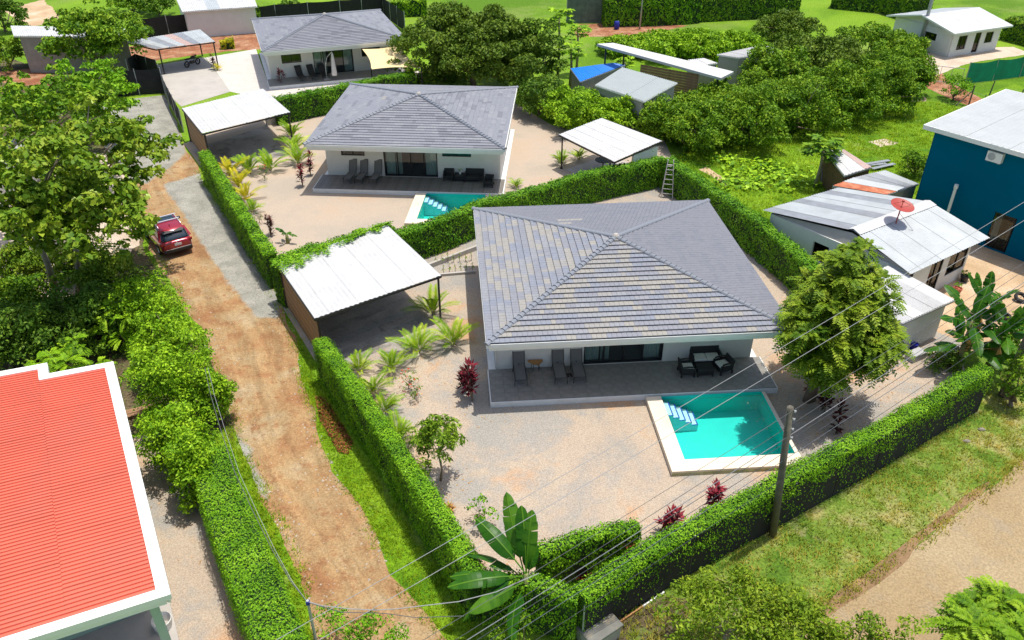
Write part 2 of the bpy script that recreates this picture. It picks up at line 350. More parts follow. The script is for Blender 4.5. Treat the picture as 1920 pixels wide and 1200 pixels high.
# ------------------------------------------------------------------ foliage builders (numpy)
def rngf(seed): return np.random.default_rng(seed)
def quadmesh(name, V, Q, rnd, mat):
    V = np.asarray(V, np.float32); Q = np.asarray(Q, np.int32); me = bpy.data.meshes.new(name)
    me.vertices.add(len(V)); me.vertices.foreach_set('co', V.ravel())
    me.loops.add(Q.size); me.loops.foreach_set('vertex_index', Q.ravel())
    me.polygons.add(len(Q)); me.polygons.foreach_set('loop_start', np.arange(0, Q.size, Q.shape[1], dtype=np.int32))
    me.update(calc_edges=True)
    a = me.attributes.new('rnd', 'FLOAT', 'POINT'); a.data.foreach_set('value', np.asarray(rnd, np.float32))
    me.materials.append(mat); return me
def unit(a): return a / np.maximum(np.linalg.norm(a, axis=-1, keepdims=True), 1e-9)
def leafquads(P, N, size, aspect, rg, D=None, fold=.12, rnd=None):
    n = len(P); N = unit(N)
    if D is None: D = rg.normal(size=(n, 3))
    D = unit(D - (D * N).sum(1, keepdims=True) * N); S = np.cross(N, D); sz = np.broadcast_to(size, (n,))[:, None]
    V = np.stack([P - D * sz * .5, P + S * sz * aspect * .5 + N * sz * fold, P + D * sz * .5, P - S * sz * aspect * .5 + N * sz * fold], 1).reshape(-1, 3)
    Q = np.arange(4 * n).reshape(n, 4); r = rg.random(n) if rnd is None else rnd
    return V, Q, np.repeat(r, 4)
class Bag:
    def __init__(s): s.V = []; s.Q = []; s.R = []; s.n = 0
    def add(s, t):
        V, Q, R = t; s.V.append(V); s.Q.append(Q + s.n); s.R.append(R); s.n += len(V)
    def mesh(s, name, mat): return quadmesh(name, np.concatenate(s.V), np.concatenate(s.Q), np.concatenate(s.R), mat)

def blob_clumps(rg, n, r3, c=(0, 0, 0), rad=(.35, .7), low=-.55, inner=.35):
    """clump centres through an uneven ellipsoid"""
    out = []; ph = rg.random(6) * 6.28
    while len(out) < n:
        d = unit(rg.normal(size=(1, 3)))[0]
        if d[2] < low: continue
        az = math.atan2(d[1], d[0]); bump = 1 + .16 * math.sin(2 * az + ph[0]) + .13 * math.sin(3 * az + ph[1]) + .12 * math.sin(4 * d[2] + ph[2]) + .1 * math.sin(5 * az + 3 * d[2] + ph[3])
        k = (inner + (1 - inner) * rg.random() ** .55) * bump
        out.append((np.array([c[0] + d[0] * r3[0] * k, c[1] + d[1] * r3[1] * k, c[2] + d[2] * r3[2] * k]), rg.uniform(*rad)))
    return out
def clump_leaves(bag, rg, clumps, per, size, aspect=.5, droop=0., flat=.75, spread=.7):
    for c, r in clumps:
        m = max(4, int(per * (r / .5) ** 1.6)); d = unit(rg.normal(size=(m, 3))); d[:, 2] = np.where(d[:, 2] < -.35, -d[:, 2], d[:, 2])
        r = r * .82; rad = r * (.45 + .6 * rg.random(m) ** .6)
        P = c + d * rad[:, None] * np.array([1, 1, flat]); N = d * .7 + np.array([0, 0, .45]) + rg.normal(size=(m, 3)) * spread
        D = rg.normal(size=(m, 3)) + d * .8 - np.array([0, 0, droop])
        cr = rg.random(); bag.add(leafquads(P, N, size * (.6 + .7 * rg.random(m)), aspect, rg, D, rnd=np.clip(.72 * rg.random(m) + .28 * cr, 0, 1)))
def limb_mesh(rg, base, tops, r0, bend=.25):
    mb = MB(); base = np.array(base, float)
    for i, t in enumerate(tops):
        t = np.array(t, float); mid = base * .45 + t * .55 + rg.normal(size=3) * bend; mid2 = base * .8 + t * .2 + rg.normal(size=3) * bend * .3
        mb.tube([base, mid2, mid, t], [r0, r0 * .85, r0 * .55, r0 * .18], 6)
    return mb
def tree(name, label, cat, base, height, r3, mat, seed, n=70, per=60, size=.16, aspect=.5, rad=(.35, .75), trunk_r=.14, cz=None, low=-.55, droop=.2, lean=(0, 0), bark='bark', group=None, stems=1, inner=.35, limbs=9, flat=.75):
    rg = rngf(seed); t = thing(name, label, cat, (base[0], base[1], base[2] if len(base) > 2 else 0), 0, group)
    cz = cz if cz is not None else height - r3[2]; c = (lean[0], lean[1], cz)
    cl = blob_clumps(rg, n, r3, c, rad, low, inner)
    bag = Bag(); clump_leaves(bag, rg, cl, per, size, aspect, droop, flat)
    link('crown', bag.mesh(name + ' crown', mat), t)
    mb = MB(); fork = max(.25, cz - r3[2] * .75)
    for s in range(stems):
        off = np.array([rg.normal() * .25, rg.normal() * .25, 0]) if stems > 1 else np.zeros(3)
        f = np.array([lean[0] * .45, lean[1] * .45, fork]) + off * 2
        mb.tube([off + [0, 0, -.1], off + (f - off) * .5 + rg.normal(size=3) * .06, f], [trunk_r * 1.25, trunk_r, trunk_r * .8], 8)
        far = [cl[k][0] for k in rg.permutation(len(cl))[:limbs]]
        lm = limb_mesh(rg, f, far, trunk_r * .6); mb.add(lm.v, lm.f)
    mb.build('trunk', M[bark], t, smooth=True)
    return t
def pinnate(bag, rg, base, direc, L, pairs=8, lw=.05, ll=.14, arch=.5, tone=None):
    """one feather leaf: leaflets in pairs along an arching rachis"""
    base = np.array(base, float); d = np.array(direc, float); d /= np.linalg.norm(d); s = (np.arange(pairs) + .6) / pairs
    horiz = np.array([d[0], d[1], 0.]); hn = np.linalg.norm(horiz); horiz = horiz / hn if hn > 1e-3 else np.array([1., 0, 0])
    P = base + d * (s * L)[:, None] + np.array([0, 0, -1.]) * (arch * L * s ** 2)[:, None]
    T = unit(np.gradient(P, axis=0)); side = unit(np.cross(T, np.array([0, 0, 1.]))); up = np.cross(side, T)
    tone = rg.random() if tone is None else tone
    for sg in (-1, 1):
        D = side * sg + T * .55 + up * .15 - np.array([0, 0, .15]); D = unit(D); l = ll * (1 - .55 * np.abs(s - .45))
        C = P + D * (l * .5)[:, None]; bag.add(leafquads(C, up + rg.normal(size=up.shape) * .15, l, lw / ll * 1.0, rg, D, .08, np.clip(tone + rg.normal(size=pairs) * .12, 0, 1)))
    e = MBq(P, .006 + L * .008); e[2][:] = tone * .8; bag.add(e)
def MBq(P, w):
    """thin strip along a polyline"""
    n = len(P); S = unit(np.cross(np.gradient(P, axis=0), np.array([0, 0, 1.]) + 1e-4)) * w
    V = np.empty((2 * n, 3)); V[0::2] = P - S; V[1::2] = P + S; Q = np.array([[2 * i, 2 * i + 1, 2 * i + 3, 2 * i + 2] for i in range(n - 1)])
    return V, Q, np.zeros(2 * n)
def feather_tree(name, label, base, height, r3, mat, seed, n=60, fr=14, L=.6, trunk_r=.16, lean=(0, 0), pairs=7, ll=.2, cat='tree', low=-.5, rad=(.3, .6), stems=1):
    rg = rngf(seed); t = thing(name, label, cat, base); cz = height - r3[2]; c = (lean[0], lean[1], cz); cl = blob_clumps(rg, n, r3, c, rad, low, .5); bag = Bag()
    for cc, r in cl:
        tone = rg.random()
        for k in range(fr):
            a = rg.random() * 6.283; el = rg.uniform(-.25, .95); d = np.array([math.cos(a) * math.cos(el), math.sin(a) * math.cos(el), math.sin(el)])
            pinnate(bag, rg, cc + d * r * .3, d, L * rg.uniform(.7, 1.2), pairs, ll * .42, ll, rg.uniform(.25, .7), np.clip(tone * .4 + .6 * rg.random(), 0, 1))
    link('crown', bag.mesh(name + ' crown', mat), t)
    mb = MB(); f = np.array([lean[0] * .4, lean[1] * .4, max(.6, cz - r3[2] * .6)])
    for s in range(stems):
        o = np.array([.22 * s, .1 * s, 0]); mb.tube([o + [0, 0, -.1], o + (f - o) * .5, f + o], [trunk_r * 1.3, trunk_r, trunk_r * .8], 8)
        lm = limb_mesh(rg, f + o, [cl[k][0] for k in rg.permutation(len(cl))[:14]], trunk_r * .6); mb.add(lm.v, lm.f)
    mb.build('trunk', M['bark'], t, smooth=True); return t
def palm_mesh(seed, H=2.2, nf=13, mat='leaf_palm', stemn=5):
    rg = rngf(seed); bag = Bag()
    for k in range(nf):
        a = k * 2.4 + rg.normal() * .25; el = math.radians(rg.uniform(46, 86)); L = H * rg.uniform(.55, 1.15)
        d = np.array([math.cos(a) * math.cos(el), math.sin(a) * math.cos(el), math.sin(el)]); b = np.array([math.cos(a) * .08, math.sin(a) * .08, .05])
        pinnate_palm(bag, rg, b, d, L)
    return bag.mesh('palm fronds', M[mat])
def pinnate_palm(bag, rg, base, d, L):
    pairs = 20; s = np.linspace(.22, 1, pairs); T0 = np.array(d)
    hor = unit(np.array([d[0], d[1], 0.0]))
    P = base + T0 * (s * L)[:, None] + hor * (.22 * L * s ** 2)[:, None] - np.array([0, 0, 1.]) * (.26 * L * s ** 2.6)[:, None]
    T = unit(np.gradient(P, axis=0)); side = unit(np.cross(T, np.array([0, 0, 1.]))); up = np.cross(side, T); tone = rg.random()
    for sg in (-1, 1):
        D = unit(side * sg * .75 + T * .75 + up * .35 - np.array([0, 0, .25])); l = L * .27 * (1 - .75 * np.abs(s - .5) ** 1.3)
        C = P + D * (l * .5)[:, None]; bag.add(leafquads(C, up + side * sg * -.3, l, .13, rg, D, .04, np.clip(tone * .7 + .3 * rg.random(pairs), 0, 1)))
    s2 = np.linspace(0, 1, 9); PP = base + T0 * (s2 * L)[:, None] + hor * (.22 * L * s2 ** 2)[:, None] - np.array([0, 0, 1.]) * (.26 * L * s2 ** 2.6)[:, None]
    e = MBq(PP, .016); e[2][:] = .85; bag.add(e)
PALMS = {}
def palm(label, base, H, seed, mat='leaf_palm', group=None):
    t = thing('areca_palm', label, 'palm', base, seed * 1.3, group)
    key = (seed % 7, mat)
    if key not in PALMS: PALMS[key] = palm_mesh(100 + key[0], 2.0, 14, mat)
    H = H * .7; f = link('fronds', PALMS[key], t); f.scale = (H / 2.0,) * 3
    mb = MB(); rg = rngf(seed)
    for k in range(5):
        a = rg.random() * 6.28; mb.tube([(math.cos(a) * .05, math.sin(a) * .05, -.05), (math.cos(a) * .12, math.sin(a) * .12, .35 * H / 2)], [.035, .022], 6)
    mb.build('stem', M['leaf_gold'] if mat == 'leaf_gold' else M['bark_pale'], t); return t
def strapplant(name, label, cat, base, H, seed, mat='leaf_red', heads=4, group=None, L=.42):
    """cordyline: canes topped by whorls of broad strap leaves"""
    rg = rngf(seed); t = thing(name, label, cat, base, 0, group); bag = Bag(); mb = MB()
    for h in range(heads):
        a = rg.random() * 6.28; top = np.array([math.cos(a) * .28 * rg.random() * (heads > 1), math.sin(a) * .28 * rg.random() * (heads > 1), H * (.82 if h == 0 else rg.uniform(.35, .8))])
        mb.tube([(0, 0, -.05), top * [.5, .5, .5], top], [.03, .025, .018], 6)
        for lev in range(3):
            n = 9; z0 = top - np.array([0, 0, .13 * lev * H]); aa = rg.random(n) * 6.28; el = rg.uniform(.15, 1.2, n) - .3 * lev
            D = np.stack([np.cos(aa) * np.cos(el), np.sin(aa) * np.cos(el), np.sin(el)], 1); l = L * rg.uniform(.7, 1.1, n)
            bag.add(leafquads(z0 + D * l[:, None] * .5, np.cross(np.cross(D, [0, 0, 1.]), D), l, .26, rg, D, .05, np.clip(rg.random(n) * .7 + .3 * (lev == 0), 0, 1)))
    link('foliage', bag.mesh('strap leaves', M[mat]), t); mb.build('cane', M['bark'], t); return t
def banana_leaf(rg, L, W, mat, tears=3, arch=None):
    """one paddle leaf along +x, arching, folded at the midrib, torn into segments; origin at petiole base"""
    n = 18; s = np.linspace(0, 1, n); pet = .24
    x = s * L; bag = Bag(); arch = rg.uniform(.25, .6) if arch is None else arch
    C = np.stack([x * (1 - .12 * s), np.zeros(n), -arch * L * s ** 2.2 * .8], 1)
    prof = np.where(s < pet, .03, np.sin(np.clip((s - pet) / (1 - pet), 0, 1) ** .75 * math.pi) ** .55) * W / 2 + .012
    cuts = set(rg.integers(4, n - 3, tears).tolist()); tone = rg.random()
    for sg in (-1, 1):
        dr = rg.uniform(.15, .5); i0 = 0
        V = []; Q = []; R = []
        seg = 0
        for i in range(n - 1):
            if i in cuts: dr = rg.uniform(.05, .75)
            a, b = C[i], C[i + 1]; wa, wb = prof[i], prof[i + 1]
            if i in cuts: wa *= .93
            oa = a + np.array([wa * .12, sg * wa, -wa * dr]); ob = b + np.array([wb * .12, sg * wb, -wb * dr])
            ma = a * .5 + oa * .5 + [0, 0, wa * .08]; mbb = b * .5 + ob * .5 + [0, 0, wb * .08]
            k = len(V); V += [a, b, mbb, ma, ob, oa]; Q += [[k, k + 1, k + 2, k + 3], [k + 3, k + 2, k + 4, k + 5]]; r = np.clip(tone * .6 + .25 * rg.random() + (.12 if i % 3 == 0 else 0), 0, 1); R += [r] * 6
        bag.add((np.array(V), np.array(Q), np.array(R)))
    e = MBq(C + [0, 0, .012], .022); e[2][:] = .98; bag.add(e)
    return bag.mesh('banana leaf', mat)
def banana(label, base, H, seed, n=8, L=2.0, W=.5, stems=1, dead=2, lean=(0, 0), spec=None):
    rg = rngf(seed); t = thing('banana_plant', label, 'banana plant', base)
    for s in range(stems):
        o = np.array([rg.normal() * .5 * s, rg.normal() * .4 * s, 0]); h = H * (.52 if s == 0 else rg.uniform(.3, .5)); top = o + np.array([lean[0], lean[1], h])
        mb = MB(); mb.tube([o + [0, 0, -.1], o + (top - o) * .5, top], [.13, .11, .07], 10); mb.build('stem', M['leaf_stem'], t, smooth=True)
        ls = spec if (spec and s == 0) else [(k * 2.4 + rg.normal() * .3, rg.uniform(.05, 1.25), 1.0) for k in range(n)]
        for (az, el, sc) in ls:
            me = banana_leaf(rg, L * sc * rg.uniform(.9, 1.1), W * rg.uniform(.9, 1.1), M['leaf_banana'], int(rg.integers(3, 8)), max(.22, .62 - .4 * el) * rg.uniform(.8, 1.2))
            o2 = link('leaf', me, t, tuple(top - (top - o) * .22 * rg.random())); o2.rotation_euler = (rg.normal() * .35, -el - .12, az + rg.normal() * .12)
        for k in range(dead):
            me = banana_leaf(rg, L * .6, W * .5, M['dry_leaf'], 5); o2 = link('dead_leaf', me, t, tuple(top - np.array([0, 0, .35]))); o2.rotation_euler = (0, 1.0, rg.random() * 6.28)
    return t
M['leaf_stem'] = plain('banana stem', (.20, .22, .07), .7, .3, 4, dirt=(.22, .14, .07), dscale=3)

def polyline_pts(path, step):
    out = []; path = [Vector((p[0], p[1])) for p in path]
    for a, b in zip(path[:-1], path[1:]):
        n = max(1, int((b - a).length / step))
        for k in range(n): out.append(a.lerp(b, k / n))
    out.append(path[-1]); return out
def hedge(label, path, w, h, seed, mat='leaf_hedge', dens=260, size=.10, name='hedge', cat='hedge', side_frac=(1, 1), core='leaf_core_shade', group=None, wob=.10, hang=0.0, h2=None, fence=None, panel=2.4, thin=0):
    """clipped or climbing hedge along a ground path: core + leaf mass (top, both sides, ends).
    side_frac = share of each side (right, left of path) covered from the top down"""
    rg = rngf(seed); p0 = Vector((path[0][0], path[0][1], 0)); t = thing(name, label, cat, p0, 0, group)
    pts = polyline_pts(path, .5); n = len(pts); P = np.array([(p.x - p0.x, p.y - p0.y) for p in pts]); T = unit(np.gradient(P, axis=0)); Nn = np.stack([T[:, 1], -T[:, 0]], 1)
    ar = np.concatenate([[0], np.cumsum(np.linalg.norm(np.diff(P, axis=0), axis=1))]); L = ar[-1]; ph = rg.random(8) * 6.28
    def wv(s, k): return math.sin(0) + np.sin(s * 1.9 + ph[k]) * .5 + np.sin(s * 4.3 + ph[k + 1]) * .3 + np.sin(s * .7 + ph[k + 2]) * .5
    def at(s):
        x = np.interp(s, ar, P[:, 0]); y = np.interp(s, ar, P[:, 1]); nx = np.interp(s, ar, Nn[:, 0]); ny = np.interp(s, ar, Nn[:, 1]); return x, y, nx, ny
    H = lambda s: (h if h2 is None else h + (h2 - h) * s / L) + wob * wv(s, 0)
    bag = Bag()
    def put(s, off, z, nout, nup, m):
        x, y, nx, ny = at(s); Pp = np.stack([x + nx * off, y + ny * off, z], 1); N = np.stack([nx * nout, ny * nout, np.full(m, 1.0) * nup], 1) + rg.normal(size=(m, 3)) * .32
        D = rg.normal(size=(m, 3)) - np.array([0, 0, .7 + hang]) * (np.abs(nout)[:, None] if hasattr(nout, '__len__') else abs(nout)); pat = .5 + .5 * np.sin(s * 3.1 + z * 4 + ph[5])
        bag.add(leafquads(Pp, N, size * rg.uniform(.6, 1.3, m), .55, rg, D, .1, np.clip(rg.random(m) * .8 + .2 * pat, 0, 1)))
    m = int(L * w * dens * 1.6); s = rg.random(m) * L; off = rg.uniform(-.5, .5, m) * w; z = H(s) - .35 * np.abs(off / w * 2) ** 4 * .3 + rg.normal(size=m) * .05
    put(s, off, z, off / w * .8, 1.0, m)
    for sg, fr in ((1, side_frac[0]), (-1, side_frac[1])):
        if fr <= 0: continue
        if fr < 1 and thin:
            m = int(L * h * dens * thin); s = rg.random(m) * L; z = rg.random(m) ** .8 * H(s); g_ = np.sin(s * 1.9 + ph[1]) + np.sin(s * 4.7 + z * 2 + ph[3]); k_ = rg.random(m) < np.clip(.55 + .4 * g_, .05, 1); s, z = s[k_], z[k_]; m = len(s); put(s, sg * (w / 2 + .05 * rg.random(m)), z, np.full(m, float(sg)), .3, m)
        m = int(L * h * fr * dens); s = rg.random(m) * L; u = rg.random(m) ** 1.15; hh = H(s)
        lim = fr * (1 + .35 * wv(s, 3) * (fr < 1)); z = hh - u * hh * lim; gap = np.sin(s * 2.7 + ph[6]) + np.sin(z * 5.1 + s * 1.3 + ph[7]) + np.sin(s * 6.1 - z * 3 + ph[2]) * .7; keep = (z > .03) & (rg.random(m) < np.clip(.95 + .35 * gap, .25, 1)); s, z = s[keep], z[keep]; m = len(s)
        off = sg * (w / 2 + .06 * wv(s + z * 2, 4) + rg.normal(size=m) * .045); put(s, off, z, np.full(m, float(sg)), .35, m)
    m = int(L * 26); s0_ = rg.random(max(3, int(L * 2.2))) * L; s = np.clip(rg.choice(s0_, m) + rg.normal(size=m) * .10, 0, L); off = rg.uniform(-.5, .5, m) * w; put(s, off, H(s) + np.abs(rg.normal(size=m)) * .11, off * 0, .7, m)
    for e in (0, L):
        m = int(w * h * dens); s = np.full(m, e) + (1 if e else -1) * (rg.random(m) * .08); off = rg.uniform(-.5, .5, m) * w; z = rg.random(m) * H(s); put(s, off, z, off * 0, .6, m)
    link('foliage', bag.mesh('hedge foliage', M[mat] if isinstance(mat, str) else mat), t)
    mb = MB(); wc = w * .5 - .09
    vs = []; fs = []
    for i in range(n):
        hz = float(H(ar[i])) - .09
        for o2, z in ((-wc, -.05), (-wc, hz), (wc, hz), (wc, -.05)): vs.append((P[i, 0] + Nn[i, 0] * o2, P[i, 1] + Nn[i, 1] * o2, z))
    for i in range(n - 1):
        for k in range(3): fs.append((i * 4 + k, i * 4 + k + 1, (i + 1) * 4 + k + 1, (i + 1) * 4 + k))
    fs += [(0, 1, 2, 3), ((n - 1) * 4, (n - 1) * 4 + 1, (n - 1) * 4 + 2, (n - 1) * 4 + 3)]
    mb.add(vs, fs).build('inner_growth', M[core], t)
    if fence:
        off, fh, fm = fence; k = max(1, round(L / panel)); es = np.linspace(0, L, k + 1)
        for a, b in zip(es[:-1], es[1:]):
            xa, ya, na, ma_ = at(a + .02); xb, yb, nb, mb_ = at(b - .02); q = MB(); q.bar((xa + na * off, ya + ma_ * off, fh / 2), (xb + nb * off, yb + mb_ * off, fh / 2), .02, fh); q.build('fence_panel', M[fm], t)
        for a in es:
            xa, ya, na, ma_ = at(a); q = MB(); q.box((xa + na * (off - .04 * np.sign(off)), ya + ma_ * (off - .04 * np.sign(off)), fh / 2), (.05, .05, fh - .06)); q.build('fence_post', M['grey_metal'], t)
    return t
def inpoly(x, y, poly):
    c = np.zeros(len(x), bool); n = len(poly)
    for i in range(n):
        x1, y1 = poly[i][0], poly[i][1]; x2, y2 = poly[i - 1][0], poly[i - 1][1]
        k = ((y1 > y) != (y2 > y)); xi = (x2 - x1) * (y - y1) / ((y2 - y1) if y2 != y1 else 1e-9) + x1; c ^= k & (x < xi)
    return c
def grass(name, label, poly, dens, hgt, seed, mat='grass', blades=5, clump=.07, holes=(), patch=.0, z=.0):
    rg = rngf(seed); xs = [p[0] for p in poly]; ys = [p[1] for p in poly]; A = (max(xs) - min(xs)) * (max(ys) - min(ys)); m = int(A * dens)
    x = rg.uniform(min(xs), max(xs), m); y = rg.uniform(min(ys), max(ys), m); k = inpoly(x, y, poly)
    for hpoly in holes: k &= ~inpoly(x, y, hpoly)
    if patch:
        f = np.sin(x * 1.3 + 1.7 * np.sin(y * .9)) + np.sin(y * 1.6 + 1.3 * np.sin(x * 1.1 + 2)) + rg.normal(size=m) * .7; k &= f > (patch * 4 - 2)
    x, y = x[k], y[k]; m = len(x); bag = Bag()
    tone = .5 + .25 * (np.sin(x * .8 + np.sin(y * .7) * 2) + np.sin(y * 1.1 + x * .5))
    hs = hgt * (.6 + .6 * rg.random(m)) * (.75 + .5 * np.clip(tone, 0, 1))
    for b in range(blades):
        a = rg.random(m) * 6.283; lean = rg.uniform(.25, 1.0, m); w = hgt * rg.uniform(.10, .2, m); bx = x + rg.normal(size=m) * clump; by = y + rg.normal(size=m) * clump
        tip = np.stack([bx + np.cos(a) * hs * lean, by + np.sin(a) * hs * lean, z + hs], 1); sx, sy = -np.sin(a) * w, np.cos(a) * w
        V = np.stack([np.stack([bx - sx, by - sy, np.full(m, z - .01)], 1), np.stack([bx + sx, by + sy, np.full(m, z - .01)], 1), tip], 1).reshape(-1, 3)
        bag.add((V, np.arange(3 * m).reshape(m, 3), np.repeat(np.clip(rg.random(m) * .65 + .35 * tone, 0, 1), 3)))
    o = link(name, bag.mesh(name, M[mat])); return stuff(o, label, 'grass')

# ------------------------------------------------------------------ ground, lane, road, yards
def sheet(name, poly, z, mat, jag=0.0, seed=1, holes=()):
    pts = [(p[0], p[1]) for p in poly]
    if jag:
        rg = random.Random(seed); out = []
        for i, a in enumerate(pts):
            b = pts[(i + 1) % len(pts)]; L = math.hypot(b[0] - a[0], b[1] - a[1]); n = max(1, int(L / .45)); nx, ny = -(b[1] - a[1]) / max(L, .01), (b[0] - a[0]) / max(L, .01); w = 0
            for k in range(n):
                w = .6 * w + rg.uniform(-jag, jag); t = k / n; out.append((a[0] + (b[0] - a[0]) * t + nx * w * (k > 0), a[1] + (b[1] - a[1]) * t + ny * w * (k > 0)))
        pts = out
    return structure(flat(name, pts, z, M[mat], holes))
def flat(name, pts, z, mat, holes=()):
    mb = MB(); loops = [[Vector((p[0], p[1], z)) for p in pts]] + [[Vector((p[0], p[1], z)) for p in h] for h in holes]
    mb.add([p for lp in loops for p in lp], tessellate_polygon(loops)); return mb.build(name, mat)
def loc2w(c, r, x, y, z=0): return (c[0] + math.cos(r) * x - math.sin(r) * y, c[1] + math.sin(r) * x + math.cos(r) * y, z)
VA, RA = (5.004, 34.874), .0803
VB, RB = (-6.636, 56.96), -.0648
VC, RC = (-18.2, 81.9), .33
PA = (1.1, 5.7, -10.75, -6.64); PB = (1.3, 5.3, -10.6, -6.64)
def pool_hole(c, r, p): return [loc2w(c, r, x, y) for x, y in ((p[0] + .01, p[2] + .01), (p[1] - .01, p[2] + .01), (p[1] - .01, p[3] - .01), (p[0] + .01, p[3] - .01))]
HOLES = [pool_hole(VA, RA, PA), pool_hole(VB, RB, PB)]
def gp(*px, z=0): return [G(u, v, z) for u, v in px]
structure(flat('ground', [(-900, -300), (900, -300), (900, 1500), (-900, 1500)], 0, M['grass_far'], HOLES))

# hedge lines (surveyed along their tops)
HP = {
 'laneA': ([(598, 632), (722, 805), (845, 990), (893, 1072)], 2.3),
 'laneB': ([(382, 284), (450, 392), (508, 476)], 2.1),
 'div1': ([(512, 492), (600, 462), (733, 420)], 2.55),
 'div2': ([(735, 436), (820, 412), (900, 380), (1100, 325), (1246, 294)], 2.05),
 'right': ([(1252, 297), (1330, 346), (1430, 417), (1512, 484), (1560, 530)], 2.1),
 'front': ([(1086, 1112), (1250, 1006), (1450, 905), (1650, 800), (1850, 688)], 2.2),
 'frontret': ([(1010, 1030), (1110, 995), (1198, 966)], 2.2),
 'left': ([(390, 838), (425, 950), (475, 1080), (530, 1210)], 2.0),
 'bc': ([(512, 186), (640, 160), (775, 134)], 2.1),
}
HB = {k: [G(u, v, z) for u, v in p] for k, (p, z) in HP.items()}
yardA = HB['laneA'][:1] + HB['laneA'] + [G(930, 1150), G(1000, 1180)] + HB['front'] + [G(1800, 640), G(1700, 600)] + list(reversed(HB['right'])) + list(reversed(HB['div2'])) + list(reversed(HB['div1']))
sheet('yard', yardA[1:], .012, 'yard', holes=HOLES[:1])
yardB = HB['laneB'] + HB['div1'] + HB['div2'] + [G(1262, 300), G(1245, 262), G(1100, 250), G(1035, 235), G(960, 190), G(850, 165)] + list(reversed(HB['bc'])) + [G(500, 200), G(345, 270)]
sheet('yard', yardB, .010, 'yard_b', holes=HOLES[1:])
# lane
LL = [(172, 195), (190, 260), (250, 340), (268, 400), (285, 470), (330, 545), (375, 630), (415, 730), (448, 830), (480, 900), (520, 985), (570, 1090), (590, 1200), (600, 1330)]
LR = [(312, 178), (332, 240), (372, 320), (402, 372), (450, 440), (505, 535), (552, 620), (566, 700), (588, 775), (614, 850), (642, 905), (692, 982), (726, 1050), (756, 1100), (795, 1145), (838, 1200), (920, 1330)]
def lane_sheet():
    n, c = 90, 26; V = []; Q = []; rg = rngf(5)
    def rs(pp):
        P = np.array([G(*p)[:2] for p in pp]); a = np.concatenate([[0], np.cumsum(np.linalg.norm(np.diff(P, axis=0), axis=1))]); s = np.linspace(0, a[-1], n); return np.stack([np.interp(s, a, P[:, 0]), np.interp(s, a, P[:, 1])], 1)
    A, B = rs(LL), rs(LR); ja = np.convolve(rg.normal(size=n + 4), np.ones(3) / 3, 'same')[:n] * .22; jb = np.convolve(rg.normal(size=n + 4), np.ones(3) / 3, 'same')[:n] * .22
    for i in range(n):
        d = unit((B[i] - A[i])[None])[0]; a = A[i] + d * ja[i]; b = B[i] + d * jb[i]
        for k in range(c):
            p = a + (b - a) * k / (c - 1); V.append((p[0], p[1], .006 + .03 * math.sin(math.pi * k / (c - 1))))
    for i in range(n - 1):
        for k in range(c - 1): Q.append((i * c + k, i * c + k + 1, (i + 1) * c + k + 1, (i + 1) * c + k))
    V = np.array(V); g = np.zeros(len(V)); run = np.array([((k - c / 2) * .26, i * .13, 0) for i in range(n) for k in range(c)], np.float32)
    for pp in ([(150, 190), (315, 175), (350, 285), (330, 305), (275, 345), (215, 330)], [(305, 348), (385, 322), (410, 375), (465, 450), (525, 560), (522, 595), (482, 598), (438, 542), (398, 486), (364, 434), (335, 388)], [(440, 815), (462, 830), (490, 900), (505, 945), (490, 930), (465, 880)]):
        P = np.array([G(*p)[:2] for p in pp]); ins = inpoly(V[:, 0], V[:, 1], P); dm = np.full(len(V), 9e9)
        for i in range(len(P)):
            a, b = P[i - 1], P[i]; e = b - a; t = np.clip(((V[:, :2] - a) @ e) / (e @ e), 0, 1); dm = np.minimum(dm, np.linalg.norm(V[:, :2] - a - t[:, None] * e, axis=1))
        sd = np.where(ins, dm, -dm); g = np.maximum(g, np.clip(.5 + sd / 1.6, 0, 1))
    me = bpy.data.meshes.new('lane'); me.from_pydata([tuple(v) for v in V], [], Q); at = me.attributes.new('gravel', 'FLOAT', 'POINT'); at.data.foreach_set('value', g.astype(np.float32)); ar_ = me.attributes.new('run', 'FLOAT_VECTOR', 'POINT'); ar_.data.foreach_set('vector', run.ravel()); me.materials.append(M['lane'])
    return structure(link('lane', me))
lane_sheet()
# roadside
verge = HB['front'] + [G(1935, 650), G(1990, 800), G(1925, 858), G(1850, 922), G(1762, 992), G(1690, 1052), G(1600, 1112), G(1540, 1150), G(1500, 1200), G(1480, 1320), G(960, 1320), G(1060, 1190)]
sheet('verge', verge, .004, 'verge')
road = gp((1990, 800), (1925, 858), (1850, 920), (1762, 990), (1690, 1050), (1600, 1110), (1540, 1148), (1500, 1200), (1480, 1330), (2300, 1330), (2300, 560))
sheet('road', road, .010, 'road', .06, 3)
mud = gp((1525, 1158), (1545, 1132), (1575, 1106), (1600, 1090), (1632, 1070), (1660, 1046), (1685, 1028), (1712, 1006), (1745, 980), (1790, 946), (1830, 916), (1858, 900), (1850, 916), (1815, 946), (1775, 978), (1735, 1008), (1712, 1032), (1692, 1060), (1660, 1085), (1625, 1108), (1590, 1130), (1555, 1156))
sheet('mud', mud, .016, 'mud', .03, 4)
